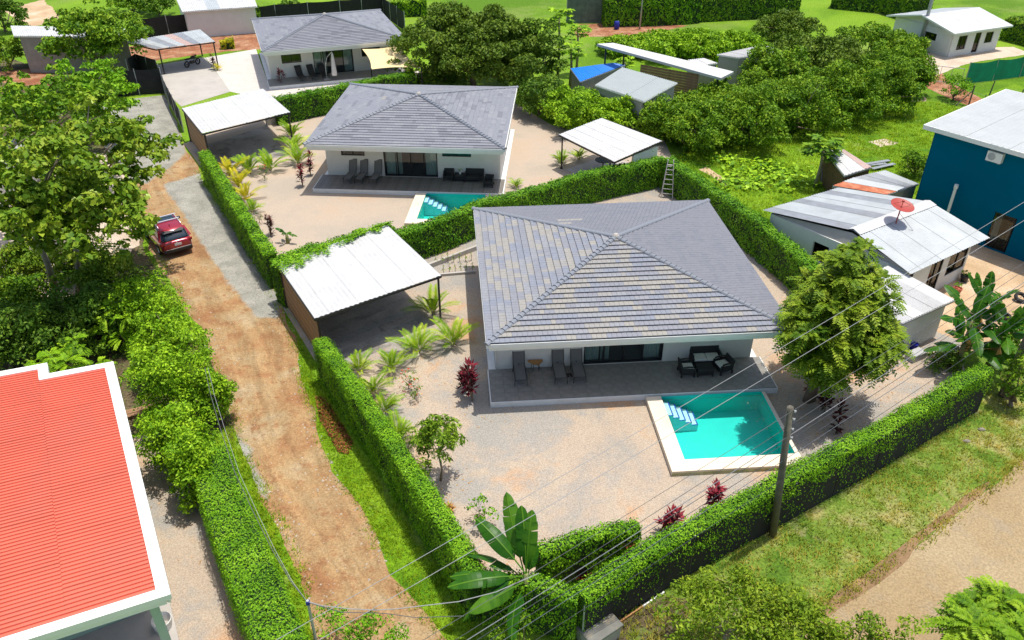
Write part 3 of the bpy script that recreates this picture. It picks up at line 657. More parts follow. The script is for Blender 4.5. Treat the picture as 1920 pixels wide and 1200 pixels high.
# strips of grass and bare ground round about
sheet('grass_strip', gp((560, 660), (590, 690), (640, 800), (720, 930), (830, 1080), (900, 1200), (930, 1330), (800, 1330), (770, 1150), (670, 970), (600, 850), (560, 740)), .004, 'lawn', .15, 6)
sheet('grass_strip', gp((420, 800), (448, 850), (520, 1000), (575, 1120), (600, 1230), (480, 1330), (430, 1100), (370, 860)), .008, 'lawn', .1, 7)
sheet('gravel_path', gp((235, 830), (300, 800), (360, 815), (410, 950), (470, 1130), (500, 1330), (150, 1500), (-50, 1200), (100, 900)), .010, 'yard', .08, 8)
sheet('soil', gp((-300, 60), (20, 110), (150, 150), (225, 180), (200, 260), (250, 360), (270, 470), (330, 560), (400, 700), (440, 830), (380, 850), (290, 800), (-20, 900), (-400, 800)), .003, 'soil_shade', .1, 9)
sheet('dirt_yard', gp((-200, 280), (60, 270), (200, 290), (250, 360), (262, 460), (150, 560), (60, 560), (-200, 480)), .007, 'pale_dirt', .2, 10)
sheet('lawn', gp((1256, 300), (1280, 285), (1500, 225), (1690, 178), (1800, 200), (1740, 380), (1640, 420), (1520, 490)), .005, 'lawn', .1, 11)
sheet('lawn', gp((1795, 195), (1830, 180), (1930, 150), (2100, 220), (1920, 215)), .006, 'lawn', .05, 12)
sheet('dirt_track', gp((1725, 130), (1745, 118), (1790, 160), (1860, 195), (2050, 240), (2050, 262), (1860, 215), (1775, 182), (1725, 160)), .009, 'red_soil', .1, 13)
sheet('dirt_yard', gp((1738, 100), (1790, 90), (1900, 88), (1935, 100), (1820, 118), (1760, 140), (1735, 150)), .011, 'pale_dirt', .1, 14)
sheet('dirt_yard', gp((1690, 540), (1790, 440), (1850, 430), (2100, 480), (2100, 640), (1830, 660), (1740, 640)), .008, 'tan_dirt', .1, 15)
sheet('dirt_track', gp((1080, 45), (1180, 42), (1290, 48), (1190, 68), (1080, 70)), .009, 'red_soil', .1, 16)
sheet('red_earth', gp((225, 92), (300, 75), (480, 55), (500, 92), (430, 96), (300, 112), (235, 132)), .006, 'red_soil', .15, 17)
sheet('red_earth', gp((-60, 140), (60, 128), (110, 145), (150, 165), (30, 160)), .009, 'red_soil', .2, 18)
sheet('concrete_drive', gp((262, 128), (385, 108), (432, 172), (340, 200)), .012, 'concrete')
sheet('paved_yard', gp((386, 108), (480, 92), (515, 190), (432, 172)), .011, 'paver')
sheet('paved_yard', [loc2w(VC, RC, *p) for p in ((-8.5, -10.5), (8, -10.5), (8, -5), (-8.5, -3))], .009, 'paver')
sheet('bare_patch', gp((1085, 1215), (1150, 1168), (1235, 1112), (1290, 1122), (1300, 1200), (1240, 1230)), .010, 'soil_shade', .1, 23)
sheet('bare_patch', gp((1310, 318), (1325, 313), (1372, 345), (1362, 350)), .009, 'tan_dirt', .1, 19)
sheet('bare_patch', gp((1690, 178), (1730, 176), (1735, 190), (1700, 192)), .009, 'tan_dirt', .15, 20)
sheet('bare_patch', gp((1628, 266), (1660, 260), (1685, 268), (1650, 276)), .009, 'pale_dirt', .1, 21)
sheet('bare_patch', gp((0, 20), (80, 0), (120, 40), (60, 50)), .009, 'tan_dirt', .2, 22)

# ------------------------------------------------------------------ building helpers
def walls(mb, p, q, th, z0, z1, holes=()):
    """wall from p to q (2-D) with rectangular openings (s0, s1, za, zb)"""
    p, q = Vector(p), Vector(q); L = (q - p).length; d = (q - p) / L; ss = sorted({0, L, *[h[0] for h in holes], *[h[1] for h in holes]}); zs = sorted({z0, z1, *[h[2] for h in holes], *[h[3] for h in holes]})
    for a, b in zip(ss[:-1], ss[1:]):
        for c, e in zip(zs[:-1], zs[1:]):
            m, k = (a + b) / 2, (c + e) / 2
            if any(h[0] < m < h[1] and h[2] < k < h[3] for h in holes): continue
            cc = p + d * m; mb.box((cc.x, cc.y, k), (b - a, th, e - c), math.atan2(d.y, d.x))
def glazing(parent, p, q, s0, s1, za, zb, n=2, fr=.06, depth=.09, curtains=(), name='window', inward=None, sill=False):
    """framed glazing set in an opening: frame part > panes"""
    p, q = Vector(p), Vector(q); d = (q - p).normalized(); rz = math.atan2(d.y, d.x)
    def pt(s, z): v = p + d * s; return (v.x, v.y, z)
    mb = MB(); hh = zb - za
    for k in range(n + 1):
        s = s0 + fr / 2 + (s1 - s0 - fr) * k / n; mb.box(pt(s, (za + zb) / 2), (fr, depth, hh), rz)
    for z in (za + fr / 2, zb - fr / 2): mb.box(pt((s0 + s1) / 2, z), (s1 - s0 - .002, depth - .006, fr), rz)
    f = mb.build(name, M['dark_frame'], parent)
    for k in range(n):
        a = s0 + fr + (s1 - s0 - fr) * k / n; b = a + (s1 - s0 - fr) / n - fr; g = MB(); g.box(pt((a + b) / 2, (za + zb) / 2), (b - a + .01, .012, hh - 2 * fr + .01), rz); g.build('pane', M['glass_clear'], f)
    for (a, b) in curtains:
        c = MB(); nx = Vector((-d.y, d.x)) * .22; m = 12; vs = []
        for i in range(m + 1):
            s = s0 + (s1 - s0) * (a + (b - a) * i / m); v = p + d * s + nx + nx.normalized() * (.035 if i % 2 else -.035); vs += [(v.x, v.y, za + .05), (v.x, v.y, zb - .05)]
        c.add(vs, [(2 * i, 2 * i + 2, 2 * i + 3, 2 * i + 1) for i in range(m)]); c.build('curtain', M['curtain'], f)
    return f
def glass_clear():
    m, n, l, b = newmat('clear glazing'); n.remove(b); gl = n.new('ShaderNodeBsdfGlossy'); gl.inputs['Roughness'].default_value = .02
    tr = n.new('ShaderNodeBsdfTransparent'); tr.inputs[0].default_value = (.8, .86, .85, 1); fr = n.new('ShaderNodeFresnel'); fr.inputs[0].default_value = 1.5
    mx = n.new('ShaderNodeMixShader'); l.new(fr.outputs[0], mx.inputs[0]); l.new(tr.outputs[0], mx.inputs[1]); l.new(gl.outputs[0], mx.inputs[2]); l.new(mx.outputs[0], n['Material Output'].inputs[0]); return m
M['glass_clear'] = glass_clear()
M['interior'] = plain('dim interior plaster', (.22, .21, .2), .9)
def corrugated(parent, a, b, c, d, mat, n=8, pitch=.2, amp=.025, name='roof_sheet', profile='sine', mats=None, lap=.012):
    """sheet roof on quad a-b (top edge) d-c (bottom edge); ribs run a->d; n separate sheets side by side"""
    a, b, c, d = map(Vector, (a, b, c, d)); L = (b - a).length; nm = (b - a).cross(d - a).normalized(); nm = nm if nm.z > 0 else -nm
    per = max(1, round(L / n / pitch)); res = []
    for k in range(n):
        t0, t1 = k / n, (k + 1) / n; ts = []; hs = []
        if profile == 'sine':
            m = per * 4; ts = [t0 + (t1 - t0) * i / m for i in range(m + 1)]; hs = [amp * (0, 1, 0, -1)[i % 4] for i in range(m + 1)]
        else:
            for i in range(per):
                for f_, h_ in ((0, 0), (.62, 0), (.70, 1), (.92, 1)): ts.append(t0 + (t1 - t0) * (i + f_) / per); hs.append(h_ * amp)
            ts.append(t1); hs.append(0)
        o = nm * (lap if k % 2 else 0); mb = MB(); vs = []
        for t, h in zip(ts, hs):
            vs += [a.lerp(b, t) + nm * h + o, a.lerp(b, t).lerp(d.lerp(c, t), .5) + nm * h + o, d.lerp(c, t) + nm * h + o]
        m = len(ts); mb.add(vs, [(3 * i + j, 3 * i + 3 + j, 3 * i + 4 + j, 3 * i + 1 + j) for i in range(m - 1) for j in (0, 1)])
        res.append(mb.build(name, M[mats[k % len(mats)] if mats else mat], parent))
    return res
def frame_under(parent, a, b, c, d, z=.09, mat='black_metal', posts=(), post_w=.1):
    mb = MB(); q = [Vector(p) - Vector((0, 0, z)) for p in (a, b, c, d)]
    for i in range(4): mb.bar(q[i], q[(i + 1) % 4], .07, .1)
    for t in (.25, .5, .75): mb.bar(q[0].lerp(q[1], t), q[3].lerp(q[2], t), .05, .08)
    mb.build('roof_frame', M[mat], parent)
    for (x, y, zt) in posts:
        m2 = MB(); m2.box((x, y, zt / 2), (post_w, post_w, zt)); m2.box((x, y, .02), (post_w * 2, post_w * 2, .03)); m2.build('post', M[mat], parent)

# ------------------------------------------------------------------ villas
EAVE, RISE, HALF = 3.456, 1.352, 6.6
SLOPE = math.hypot(HALF, RISE)
def roof_tiles(parent, tanp, single, seed, mix=(5, 5, 5, 6), butt=.075, gauge=.321, tw=.2164):  # default mix puts shade into the tile colour of low-tan faces
    """slate-look tiles laid in courses on four hips; the `single` nearest ones are objects, the rest one field"""
    rg = random.Random(seed); rows = int(SLOPE / gauge) + 1; field = MB(); shared = {}; cnt = 0
    for face, ang in enumerate((0, math.pi / 2, math.pi, -math.pi / 2)):
        R = Matrix.Rotation(ang, 3, 'Z'); U = R @ Vector((1, 0, 0)); Vv = R @ Vector((0, HALF / SLOPE, RISE / SLOPE)); Nn = U.cross(Vv); O = R @ Vector((0, -HALF, 0)) + Vector((0, 0, EAVE))
        for r in range(rows):
            v0, v1 = r * gauge, min((r + 1) * gauge + .03, SLOPE - .02); v0 = max(0, v0)
            hw0 = HALF * (1 - v0 / SLOPE); hw1 = HALF * (1 - v1 / SLOPE); nt = int(2 * hw0 / tw) + 1; off = (r % 2) * tw / 2; u = -math.ceil(hw0 / tw) * tw - off; run = 0; mat = 0
            while u < hw0:
                if run <= 0:
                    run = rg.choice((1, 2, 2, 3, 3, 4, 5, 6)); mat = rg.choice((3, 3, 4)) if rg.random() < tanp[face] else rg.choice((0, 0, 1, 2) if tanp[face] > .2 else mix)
                run -= 1; g = .004; a0, b0 = max(u + g, -hw0), min(u + tw - g, hw0); a1, b1 = max(u + g, -hw1), min(u + tw - g, hw1); u0 = u; u += tw
                if b0 - a0 < .01: continue
                full = (a0 > -hw0 and b0 < hw0 and a1 > -hw1 and b1 < hw1 and b1 - a1 > tw - 3 * g and r < rows - 2)
                if b1 < a1: a1 = b1 = max(-hw1, min(hw1, (a1 + b1) / 2))
                lo, hi = butt + rg.uniform(0, .006), .012
                pr = [(a0, v0, lo - .03), (b0, v0, lo - .03), (b1, v1, 0), (a1, v1, 0), (a0, v0, lo), (b0, v0, lo), (b1, v1, hi), (a1, v1, hi)]
                fs = [(4, 5, 6, 7), (0, 1, 5, 4), (1, 2, 6, 5), (2, 3, 7, 6), (3, 0, 4, 7), (3, 2, 1, 0)]
                if face == 0 and cnt < single:
                    cnt += 1; key = mat if full else None
                    ce = Vector((u0 + tw / 2, v0, 0))
                    if key is None or key not in shared:
                        mb = MB(); mb.add([Vector(x) - ce for x in pr], fs); o = mb.build('tile', M[TILES[mat]], parent)
                        if key is not None: shared[key] = o.data
                    else: o = link('tile', shared[key], parent)
                    Mx = Matrix((U, Vv, Nn)).transposed().to_4x4(); Mx.translation = O + U * ce.x + Vv * ce.y + Nn * rg.uniform(0, .004); o.matrix_local = Mx
                else:
                    field.cur = mat; field.add([O + U * x[0] + Vv * x[1] + Nn * x[2] for x in pr], fs)
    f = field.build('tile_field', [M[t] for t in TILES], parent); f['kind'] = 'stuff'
def ridge_caps(parent, single):
    me = None; joined = MB(); L = math.sqrt(2 * HALF ** 2 + RISE ** 2); step = .278; n = int(L / step)
    def cap():
        vs = []; 
        for y, w, h in ((-.17, .13, .13), (.17, .095, .075)):
            for a in range(7): t = math.pi * a / 6; vs.append((-w * math.cos(t) * 1.15, y, h * math.sin(t) - .02))
        fs = [(i, i + 1, i + 8, i + 7) for i in range(6)] + [(0, 6, 5, 4, 3, 2, 1)]
        return vs, fs
    for i, (sx, sy) in enumerate(((-1, -1), (1, -1), (1, 1), (-1, 1))):
        a = Vector((sx * HALF, sy * HALF, EAVE + .03)); b = Vector((0, 0, EAVE + RISE + .05)); d = (b - a).normalized(); x = d.cross(Vector((0, 0, 1))).normalized(); z = x.cross(d); Mx = Matrix((x, d, z)).transposed()
        for k in range(n + 1):
            c = a + d * (.1 + k * step)
            if single:
                if me is None:
                    mb = MB(); mb.add(*cap()); o = mb.build('ridge_cap', M['ridge'], parent); me = o.data
                else: o = link('ridge_cap', me, parent)
                m4 = Mx.to_4x4(); m4.translation = c; o.matrix_local = m4
            else:
                vs, fs = cap(); joined.add([Mx @ Vector(v) + c for v in vs], fs)
    if not single: joined.build('ridge_caps', M['ridge'], parent)
    mb = MB(); mb.lathe([(.0, .20), (.10, .18), (.17, .10), (.2, 0)], (0, 0, EAVE + RISE + .02), 8); mb.build('apex_cap', M['concrete'], parent)
def villa(label, c, rz, seed, tanp, single, windows, door=(-2.0, 1.75), floor='tiles', cut=(0, 0)):
    t = thing('villa', label, 'house', (c[0], c[1], 0), rz)
    W, F, B = 6.0, -4.0, 6.0; zf = .3; zt = 3.05
    mb = MB(); holes = [(door[0] + W, door[1] + W, zf, 2.5)] + [(a + W, b + W, z0, z1) for a, b, z0, z1 in windows]
    walls(mb, (-W, F), (W, F), .18, 0, zt, holes); walls(mb, (W, F + .09), (W, B), .18, 0, zt, [(3, 4.4, 1.3, 2.4)]); walls(mb, (W - .09, B), (-W + .09, B), .178, 0, zt); walls(mb, (-W, B), (-W, F + .09), .18, 0, zt, [(5, 6.4, 1.3, 2.4)])
    mb.build('wall', M['white'], t)
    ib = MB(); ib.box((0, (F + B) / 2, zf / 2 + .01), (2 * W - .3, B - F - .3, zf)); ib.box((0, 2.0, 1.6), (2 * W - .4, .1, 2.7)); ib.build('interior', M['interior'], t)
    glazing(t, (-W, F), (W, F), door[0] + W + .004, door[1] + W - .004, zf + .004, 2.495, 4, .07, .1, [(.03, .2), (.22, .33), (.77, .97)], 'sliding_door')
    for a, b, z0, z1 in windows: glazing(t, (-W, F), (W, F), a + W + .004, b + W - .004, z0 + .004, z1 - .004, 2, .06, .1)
    glazing(t, (W, F + .09), (W, B), 3.004, 4.396, 1.304, 2.396, 2); glazing(t, (-W, B), (-W, F + .09), 5.004, 6.396, 1.304, 2.396, 2)
    pb = MB(); pb.box((0, -5.32, .145), (13.0, 2.46, .29)); pb.box((6.27, 1.2, .06), (.34, 10.4, .12)); pb.box((-6.27, 1.2, .06), (.34, 10.4, .12)); pl = pb.build('patio', M['plinth'], t, bevel=.012)
    if floor == 'tiles':
        g = MB(); g.box((0, -5.31, .292), (12.9, 2.40, .008)); g.build('grout_bed', M['grout'], pl)
        me = None; nx, ny = 21, 4; wx, wy = 12.88 / nx, 2.38 / ny
        for i in range(nx):
            for j in range(ny):
                if me is None: b = MB(); b.cham((0, 0, 0), (wx - .008, wy - .008, .012), .002); o = b.build('floor_tile', M['patio'], pl); me = o.data
                else: o = link('floor_tile', me, pl)
                o.location = (-6.44 + (i + .5) * wx, -6.50 + (j + .5) * wy, .298)
    else:
        rg = random.Random(4); me = {}
        nx = 52; wx = 12.88 / nx
        for i in range(nx):
            key = i % 3
            if key not in me:
                b = MB(); b.cham((0, 0, 0), (wx - .006, 2.38, .012), .002); o = b.build('floor_board', M[('board_a', 'board_b', 'board_c')[key]], pl); me[key] = o.data
            else: o = link('floor_board', me[key], pl)
            o.location = (-6.44 + (i + .5) * wx, -5.31, .298)
    roof = MB(); roof.add([(-HALF, -HALF, EAVE), (HALF, -HALF, EAVE), (HALF, HALF, EAVE), (-HALF, HALF, EAVE), (0, 0, EAVE + RISE)], [(0, 1, 4), (1, 2, 4), (2, 3, 4), (3, 0, 4)]); ro = roof.build('roof', M['slate'], t)
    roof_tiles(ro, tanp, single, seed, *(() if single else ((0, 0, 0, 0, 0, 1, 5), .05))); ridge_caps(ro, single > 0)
    fb = MB(); h = HALF + .05
    for k, (e, z0, z1, w) in enumerate(((HALF + .045, EAVE - .19, EAVE - .005, .10), (HALF - .09, EAVE - .42, EAVE - .192, .10))):
        fb.box((0, -e + w / 2, (z0 + z1) / 2), (2 * e, w, z1 - z0)); fb.box((0, e - w / 2, (z0 + z1) / 2), (2 * e, w, z1 - z0))
        fb.box((-e + w / 2, 0, (z0 + z1) / 2), (w, 2 * e - 2 * w, z1 - z0)); fb.box((e - w / 2, 0, (z0 + z1) / 2), (w, 2 * e - 2 * w, z1 - z0))
    fb.build('fascia', M['fascia'], t, bevel=.01)
    sb = MB(); sb.box((0, 0, zt + .006), (2 * HALF - .4, 2 * HALF - .4, .01)); sb.build('soffit', M['fascia'], t)
    return t
M['board_a'] = plain('grey wood plank tile', (.17, .155, .135), .55, .2, 4); M['board_b'] = plain('brown wood plank tile', (.155, .135, .115), .55, .2, 4); M['board_c'] = plain('ash wood plank tile', (.185, .165, .145), .55, .2, 4)
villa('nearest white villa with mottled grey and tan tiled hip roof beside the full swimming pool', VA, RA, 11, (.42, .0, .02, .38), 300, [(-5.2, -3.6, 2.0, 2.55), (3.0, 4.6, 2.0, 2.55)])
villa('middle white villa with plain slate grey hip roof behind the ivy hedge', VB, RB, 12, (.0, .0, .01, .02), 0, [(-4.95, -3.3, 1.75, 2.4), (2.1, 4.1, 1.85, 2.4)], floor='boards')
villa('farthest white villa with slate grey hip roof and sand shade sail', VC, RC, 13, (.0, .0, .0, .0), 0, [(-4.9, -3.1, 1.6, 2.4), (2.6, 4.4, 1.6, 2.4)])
# ------------------------------------------------------------------ pools
def pool(label, c, r, x0, x1, y0, y1, cop_l=.68, cop_f=.66, cop_r=.16, depth=.85):
    t = thing('swimming_pool', label, 'pool', loc2w(c, r, 0, 0), r); zc = .26; zw = .14
    mb = MB(); mb.box((x0 - cop_l / 2, (y0 + y1 - cop_f) / 2, zc / 2), (cop_l, y1 - y0 + cop_f, zc)); mb.box(((x0 + x1 + cop_r) / 2, y0 - cop_f / 2, zc / 2), (x1 - x0 + cop_r, cop_f, zc - .002)); mb.box((x1 + cop_r / 2, (y0 + y1) / 2, zc / 2 - .02), (cop_r, y1 - y0, zc - .04))
    mb.build('coping', M['coping'], t, bevel=.01)
    ms = MB(); ms.box(((x0 + x1 + cop_r - cop_l) / 2, y0 - cop_f - .006, .085), (x1 - x0 + cop_r + cop_l, .01, .17)); ms.build('mossy_base', M['moss'], t)
    sh = MB(); w = .05; zb = -depth
    e = .004
    sh.add([(x0 + e, y0 + e, zb), (x1 - e, y0 + e, zb), (x1 - e, y1 - e, zb), (x0 + e, y1 - e, zb), (x0 + e, y0 + e, zc - .03), (x1 - e, y0 + e, zc - .06), (x1 - e, y1 - e, zc - .03), (x0 + e, y1 - e, zc - .03)], [(0, 1, 2, 3), (0, 4, 5, 1), (1, 5, 6, 2), (2, 6, 7, 3), (3, 7, 4, 0)])
    sh.build('basin', M['pool'], t)
    for k in range(5):
        sw = .29; z = zw - .05 - k * .15; b = MB(); b.box((x0 + .01 + sw * (k + .5), y1 - .72, (z + zb) / 2 + .005), (sw - .004, .95, z - zb)); s = b.build('step', M['pool_step'], t)
        n2 = MB(); n2.box((x0 + .01 + sw * (k + 1) - .025, y1 - .72, z + .012), (.05, .97, .02)); n2.box((x0 + .01 + sw * (k + .5) - .03, y1 - 1.18, z + .012), (sw - .06, .04, .019)); n2.build('nosing', M['pool_blue'], s)
    wb = MB(); nx, ny = 2, 2; wb.add([(x0 + .006, y0 + .006, zw), (x1 - .006, y0 + .006, zw), (x1 - .006, y1 - .006, zw), (x0 + .006, y1 - .006, zw)], [(0, 1, 2, 3)]); wb.build('water', M['water'], t)
    return t

pool('turquoise pool with beige coping and pale steps in front of the nearest villa', VA, RA, *PA)
pool('smaller-looking turquoise pool half hidden by the ivy hedge at the middle villa', VB, RB, *PB)

# ------------------------------------------------------------------ carports and pavilion
def planks(parent, p, q, z0, z1, n, mat='timber', th=.03, name='plank', vary=None, gap=.01):
    p, q = Vector((p[0], p[1], 0)), Vector((q[0], q[1], 0)); L = (q - p).length; d = (q - p) / L; me = None; hgt = (z1 - z0) / n
    for k in range(n):
        if me is None or (vary and k % 2):
            mb = MB(); mb.box((L / 2, 0, 0), (L, th, hgt - gap)); o = mb.build(name, M[vary if (vary and k % 2) else mat], parent)
            if not (vary and k % 2): me = o.data
        else: o = link(name, me, parent)
        o.location = (p.x, p.y, z0 + hgt * (k + .5)); o.rotation_euler.z = math.atan2(d.y, d.x)
def carport(label, px, zs, mat, n, plank_side, posts, slab, name='carport', cat='carport', slabmat='dark_slab', strips=0, group=None):
    a, b, c, d = [G(u, v, z) for (u, v), z in zip(px, zs)]; t = thing(name, label, cat, (a.x, a.y, 0)); o = Vector((a.x, a.y, 0)); L = [p - o for p in (a, b, c, d)]
    corrugated(t, *L, mat, n, .24, .02, lap=.01)
    frame_under(t, *L, posts=[(L[i].x + dx, L[i].y + dy, L[i].z - .12) for i, dx, dy in posts])
    if plank_side:
        i, j, z0, z1, m = plank_side; ce = sum((Vector((p.x, p.y, 0)) for p in L), Vector()) / 4
        p, q = [Vector((L[k].x, L[k].y, 0)).lerp(ce, .04) for k in (i, j)]; planks(t, p, q, z0, z1, m, 'timber', vary='timber_b')
        for tt in (0.02, .35, .68, .98): mb = MB(); w = p.lerp(q, tt).lerp(ce, .02); mb.box((w.x, w.y, 1.25), (.08, .08, 2.5)); mb.build('stud', M['timber_dark'], t)
    sl = gp(*slab)
    sheet('parking_slab', sl, .018, slabmat)
    return t, (a, b, c, d)
M['timber_b'] = plain('warm timber', (.34, .20, .10), .7, .3, 4, bump=.2)
carport('white corrugated carport with timber screen beside the nearest villa', [(519, 494), (726, 422), (827, 516), (590, 597)], (2.62, 2.62, 2.74, 2.74), 'white_metal', 9, (0, 3, .12, 2.35, 11), [(0, .15, -.05), (1, 0, -.15), (2, -.15, 0), (3, .1, .15)], [(549, 600), (742, 530), (812, 612), (655, 684)])
M['track'] = ground('grey gravel strip', [(.3, (.22, .21, .195)), (.7, (.31, .295, .27))], .8, .25, 20)
for k, f in enumerate((.16, .38, .60, .82)):
    p = [G(549, 600).lerp(G(655, 684), f + e) for e in (-.05, .05)]; q = [G(742, 530).lerp(G(812, 612), f + e) for e in (-.05, .05)]
    sheet('gravel_strip', [p[0], q[0].lerp(p[0], .04), q[1].lerp(p[1], .04), p[1]], .024, 'track', .05, 30 + k)
carport('white corrugated carport with timber screen at the middle villa driveway', [(341, 203), (493, 166), (544, 210), (379, 250)], (2.62, 2.62, 2.74, 2.74), 'white_metal', 9, (0, 3, .12, 2.4, 10), [(0, .15, -.05), (1, 0, -.15), (2, -.15, 0), (3, .1, .15)], [(358, 282), (500, 235), (540, 292), (398, 318)])
carport('patched tin carport on thin posts sheltering a parked motorcycle', [(232, 78), (375, 55), (403, 78), (292, 92)], (2.6, 2.6, 2.45, 2.45), 'zinc', 8, None, [(0, .2, -.1), (1, -.2, -.3), (2, -.2, .1), (3, .2, .2)], [(262, 128), (380, 108), (402, 140), (300, 152)], slabmat='concrete')
def tint_sheets(root, mats):
    k = 0
    for ch in root.children:
        if ch.name.startswith('roof_sheet'): ch.data.materials.clear(); ch.data.materials.append(M[mats[k % len(mats)]]); k += 1
tin_c = [o for o in COL.objects if o.get('label', '').startswith('patched tin')][0]
M['rust_pale'] = plain('faded rust sheet', (.45, .33, .30), .7, .2, 2, dirt=(.36, .22, .17), dscale=2)
tint_sheets(tin_c, ['zinc_old', 'zinc', 'zinc_old', 'zinc', 'rust_pale', 'zinc_old', 'zinc', 'zinc'])
pv, pc = carport('ribbed grey-white roof pavilion with black posts behind the ivy hedge', [(1048, 252), (1128, 221), (1241, 264), (1152, 303)], (2.55, 2.75, 2.75, 2.55), 'white_metal', 9, None, [(0, .25, -.05), (3, -.25, .2), (1, .1, -.3)], [(1062, 318), (1140, 290), (1222, 322), (1120, 350)], name='pavilion', cat='pavilion', slabmat='concrete')
o_ = Vector((pc[0].x, pc[0].y, 0)); e1, e2 = Vector((pc[2].x, pc[2].y, 0)) - o_, Vector((pc[3].x, pc[3].y, 0)) - o_
mbw = MB(); walls(mbw, (e1.x - .3, e1.y - .1), e1.lerp(e2, .55).to_2d() - Vector((.2, -.1)), .15, 0, 2.4); mbw.build('end_wall', M['white'], pv)
# patio set in the pavilion shade
tb = thing('garden_table', 'dark round table under the pavilion roof', 'table', G(1130, 318)); m_ = MB(); m_.lathe([(0, .74), (.6, .74), (.6, .70), (.05, .70), (.05, .03), (.3, .02), (.3, 0)], (0, 0, .02), 16); m_.build('table_top', M['black_metal'], tb)
bq = thing('kitchen_counter', 'white counter end standing under the pavilion', 'counter', G(1205, 305), .6); m_ = MB(); m_.cham((0, 0, .45), (1.6, .6, .9), .01); m_.build('cabinet', M['white'], bq); m_ = MB(); m_.cham((0, 0, .925), (1.7, .66, .05), .01); m_.build('counter_top', M['black_metal'], bq)

# ------------------------------------------------------------------ neighbours
def simple_house(name, label, base, z, wallmat, cat='house', openings=(), wt=.16):
    """walls round a ground polygon given in order; openings = (wall index, s0, s1, z0, z1, kind)"""
    o = base[0]; t = thing(name, label, cat, (o.x, o.y, 0)); P = [Vector((p.x - o.x, p.y - o.y)) for p in base]; mb = MB()
    for i in range(len(P)):
        a, b = P[i], P[(i + 1) % len(P)]; hs = [(s0 * (b - a).length, s1 * (b - a).length, z0, z1) for (w, s0, s1, z0, z1, k) in openings if w == i]
        d = (b - a).normalized(); walls(mb, a + d * (wt / 2 - .003 * i), b - d * (wt / 2 + .002), wt, 0, z, hs)
    mb.build('wall', M[wallmat], t)
    for (w, s0, s1, z0, z1, k) in openings:
        a, b = P[w], P[(w + 1) % len(P)]; d = (b - a).normalized(); L = (b - a).length
        glazing(t, a, b, s0 * L + .004, s1 * L - .004, z0 + .004, z1 - .004, 1 if k == 'door' else 2, .05, .1, name=k if k != 'win' else 'window')
    c = sum(P, Vector((0, 0))) / len(P); mb = MB(); mb.prism([(p.x * .97 + c.x * .03, p.y * .97 + c.y * .03) for p in P], 0.02, .06); mb.prism([(p.x * .5 + c.x * .5, p.y * .5 + c.y * .5) for p in P], 0.02, z * .9); mb.build('interior', M['timber_dark'], t)
    return t, o
# red-roofed house, bottom left (roof surveyed at its edges; it carries on outside the frame)
zr = 3.7
r0 = G(213, 680, zr); r1 = G(321, 1117, zr); ax = (r1 - r0).normalized(); ay = Vector((ax.y, -ax.x, 0)); ay = -ay if ay.x > 0 else ay     # ax along the eave, ay away to the left
Lr = (r1 - r0).length
n0 = G(80, 742, zr); s_n = (n0 - r0).dot(ax); w_n = (n0 - r0).dot(ay); n1 = G(75, 696, zr); s_m = (n1 - r0).dot(ax)
rh = thing('red_roof_house', 'house with red ribbed metal roof and white edge trim at the lower left', 'house', (r0.x, r0.y, 0)); o = Vector((r0.x, r0.y, 0)); SL = .10
def rp(s, w, dz=0): p = r0 - o + ax * s + ay * w; return Vector((p.x, p.y, zr + SL * w + dz))
tw = .34
corrugated(rh, rp(tw, tw, .02), rp(Lr - tw, tw, .02), rp(Lr - tw, w_n - .0, .02), rp(tw, w_n, .02), 'red_metal', 11, .155, .045, profile='trap', lap=.006)
sa = s_m; corrugated(rh, rp(sa + tw, w_n + .002, .02), rp(Lr - tw, w_n + .002, .02), rp(Lr - tw, w_n + 7, .02), rp(sa + tw, w_n + 7, .02), 'red_metal', 12, .155, .045, profile='trap', lap=.006)
tm = MB()
def trim(a, b, w=tw, h=.16): tm.bar(a, b, w, h)
hw = tw / 2
tm.slab([rp(0, 0, .07), rp(Lr, 0, .07), rp(Lr - tw, tw, .07), rp(tw, tw, .07)], .20)
tm.slab([rp(Lr, 0.004, .068), rp(Lr, w_n + 7.2, .068), rp(Lr - tw, w_n + 7.2, .068), rp(Lr - tw, tw + .004, .068)], .20)
tm.slab([rp(0, 0.004, .068), rp(tw, tw + .004, .068), rp(tw, w_n + .0, .068), rp(0, w_n, .068)], .20)
tm.slab([rp(tw + .003, w_n, .072), rp(sa + tw, w_n, .072), rp(sa + tw, w_n - tw, .072), rp(tw + .003, w_n - tw, .072)], .22) if sa > 0 else tm.slab([rp(sa, w_n - tw, .072), rp(-.003, w_n - tw, .072), rp(-.003, w_n, .072), rp(sa, w_n, .072)], .22)
tm.slab([rp(sa, w_n + .004, .066), rp(sa + tw, w_n + .004, .066), rp(sa + tw, w_n + 7, .066), rp(sa, w_n + 7, .066)], .20)
tm.build('edge_trim', M['fascia'], rh)
fm = MB(); fm.slab([rp(.06, .06, -.12), rp(Lr - .06, .06, -.12), rp(Lr - .12, .16, -.12), rp(.12, .16, -.12)], .22); fm.slab([rp(Lr - .06, .17, -.12), rp(Lr - .06, w_n + 7, -.12), rp(Lr - .16, w_n + 7, -.12), rp(Lr - .16, .17, -.12)], .22); fm.build('gutter_board', M['fascia'], rh)
wm = MB(); pw = [rp(.9, .9), rp(Lr - 3.2, .9), rp(Lr - 3.2, w_n + 6.5), rp(.9, w_n + 6.5)]
for i in range(4): walls(wm, pw[i].to_2d(), pw[(i + 1) % 4].to_2d(), .18 - .002 * i, 0, 3.5, [(3, 4.4, 1, 2.2)] if i == 0 else [])
wm.build('wall', M['mint'], rh)
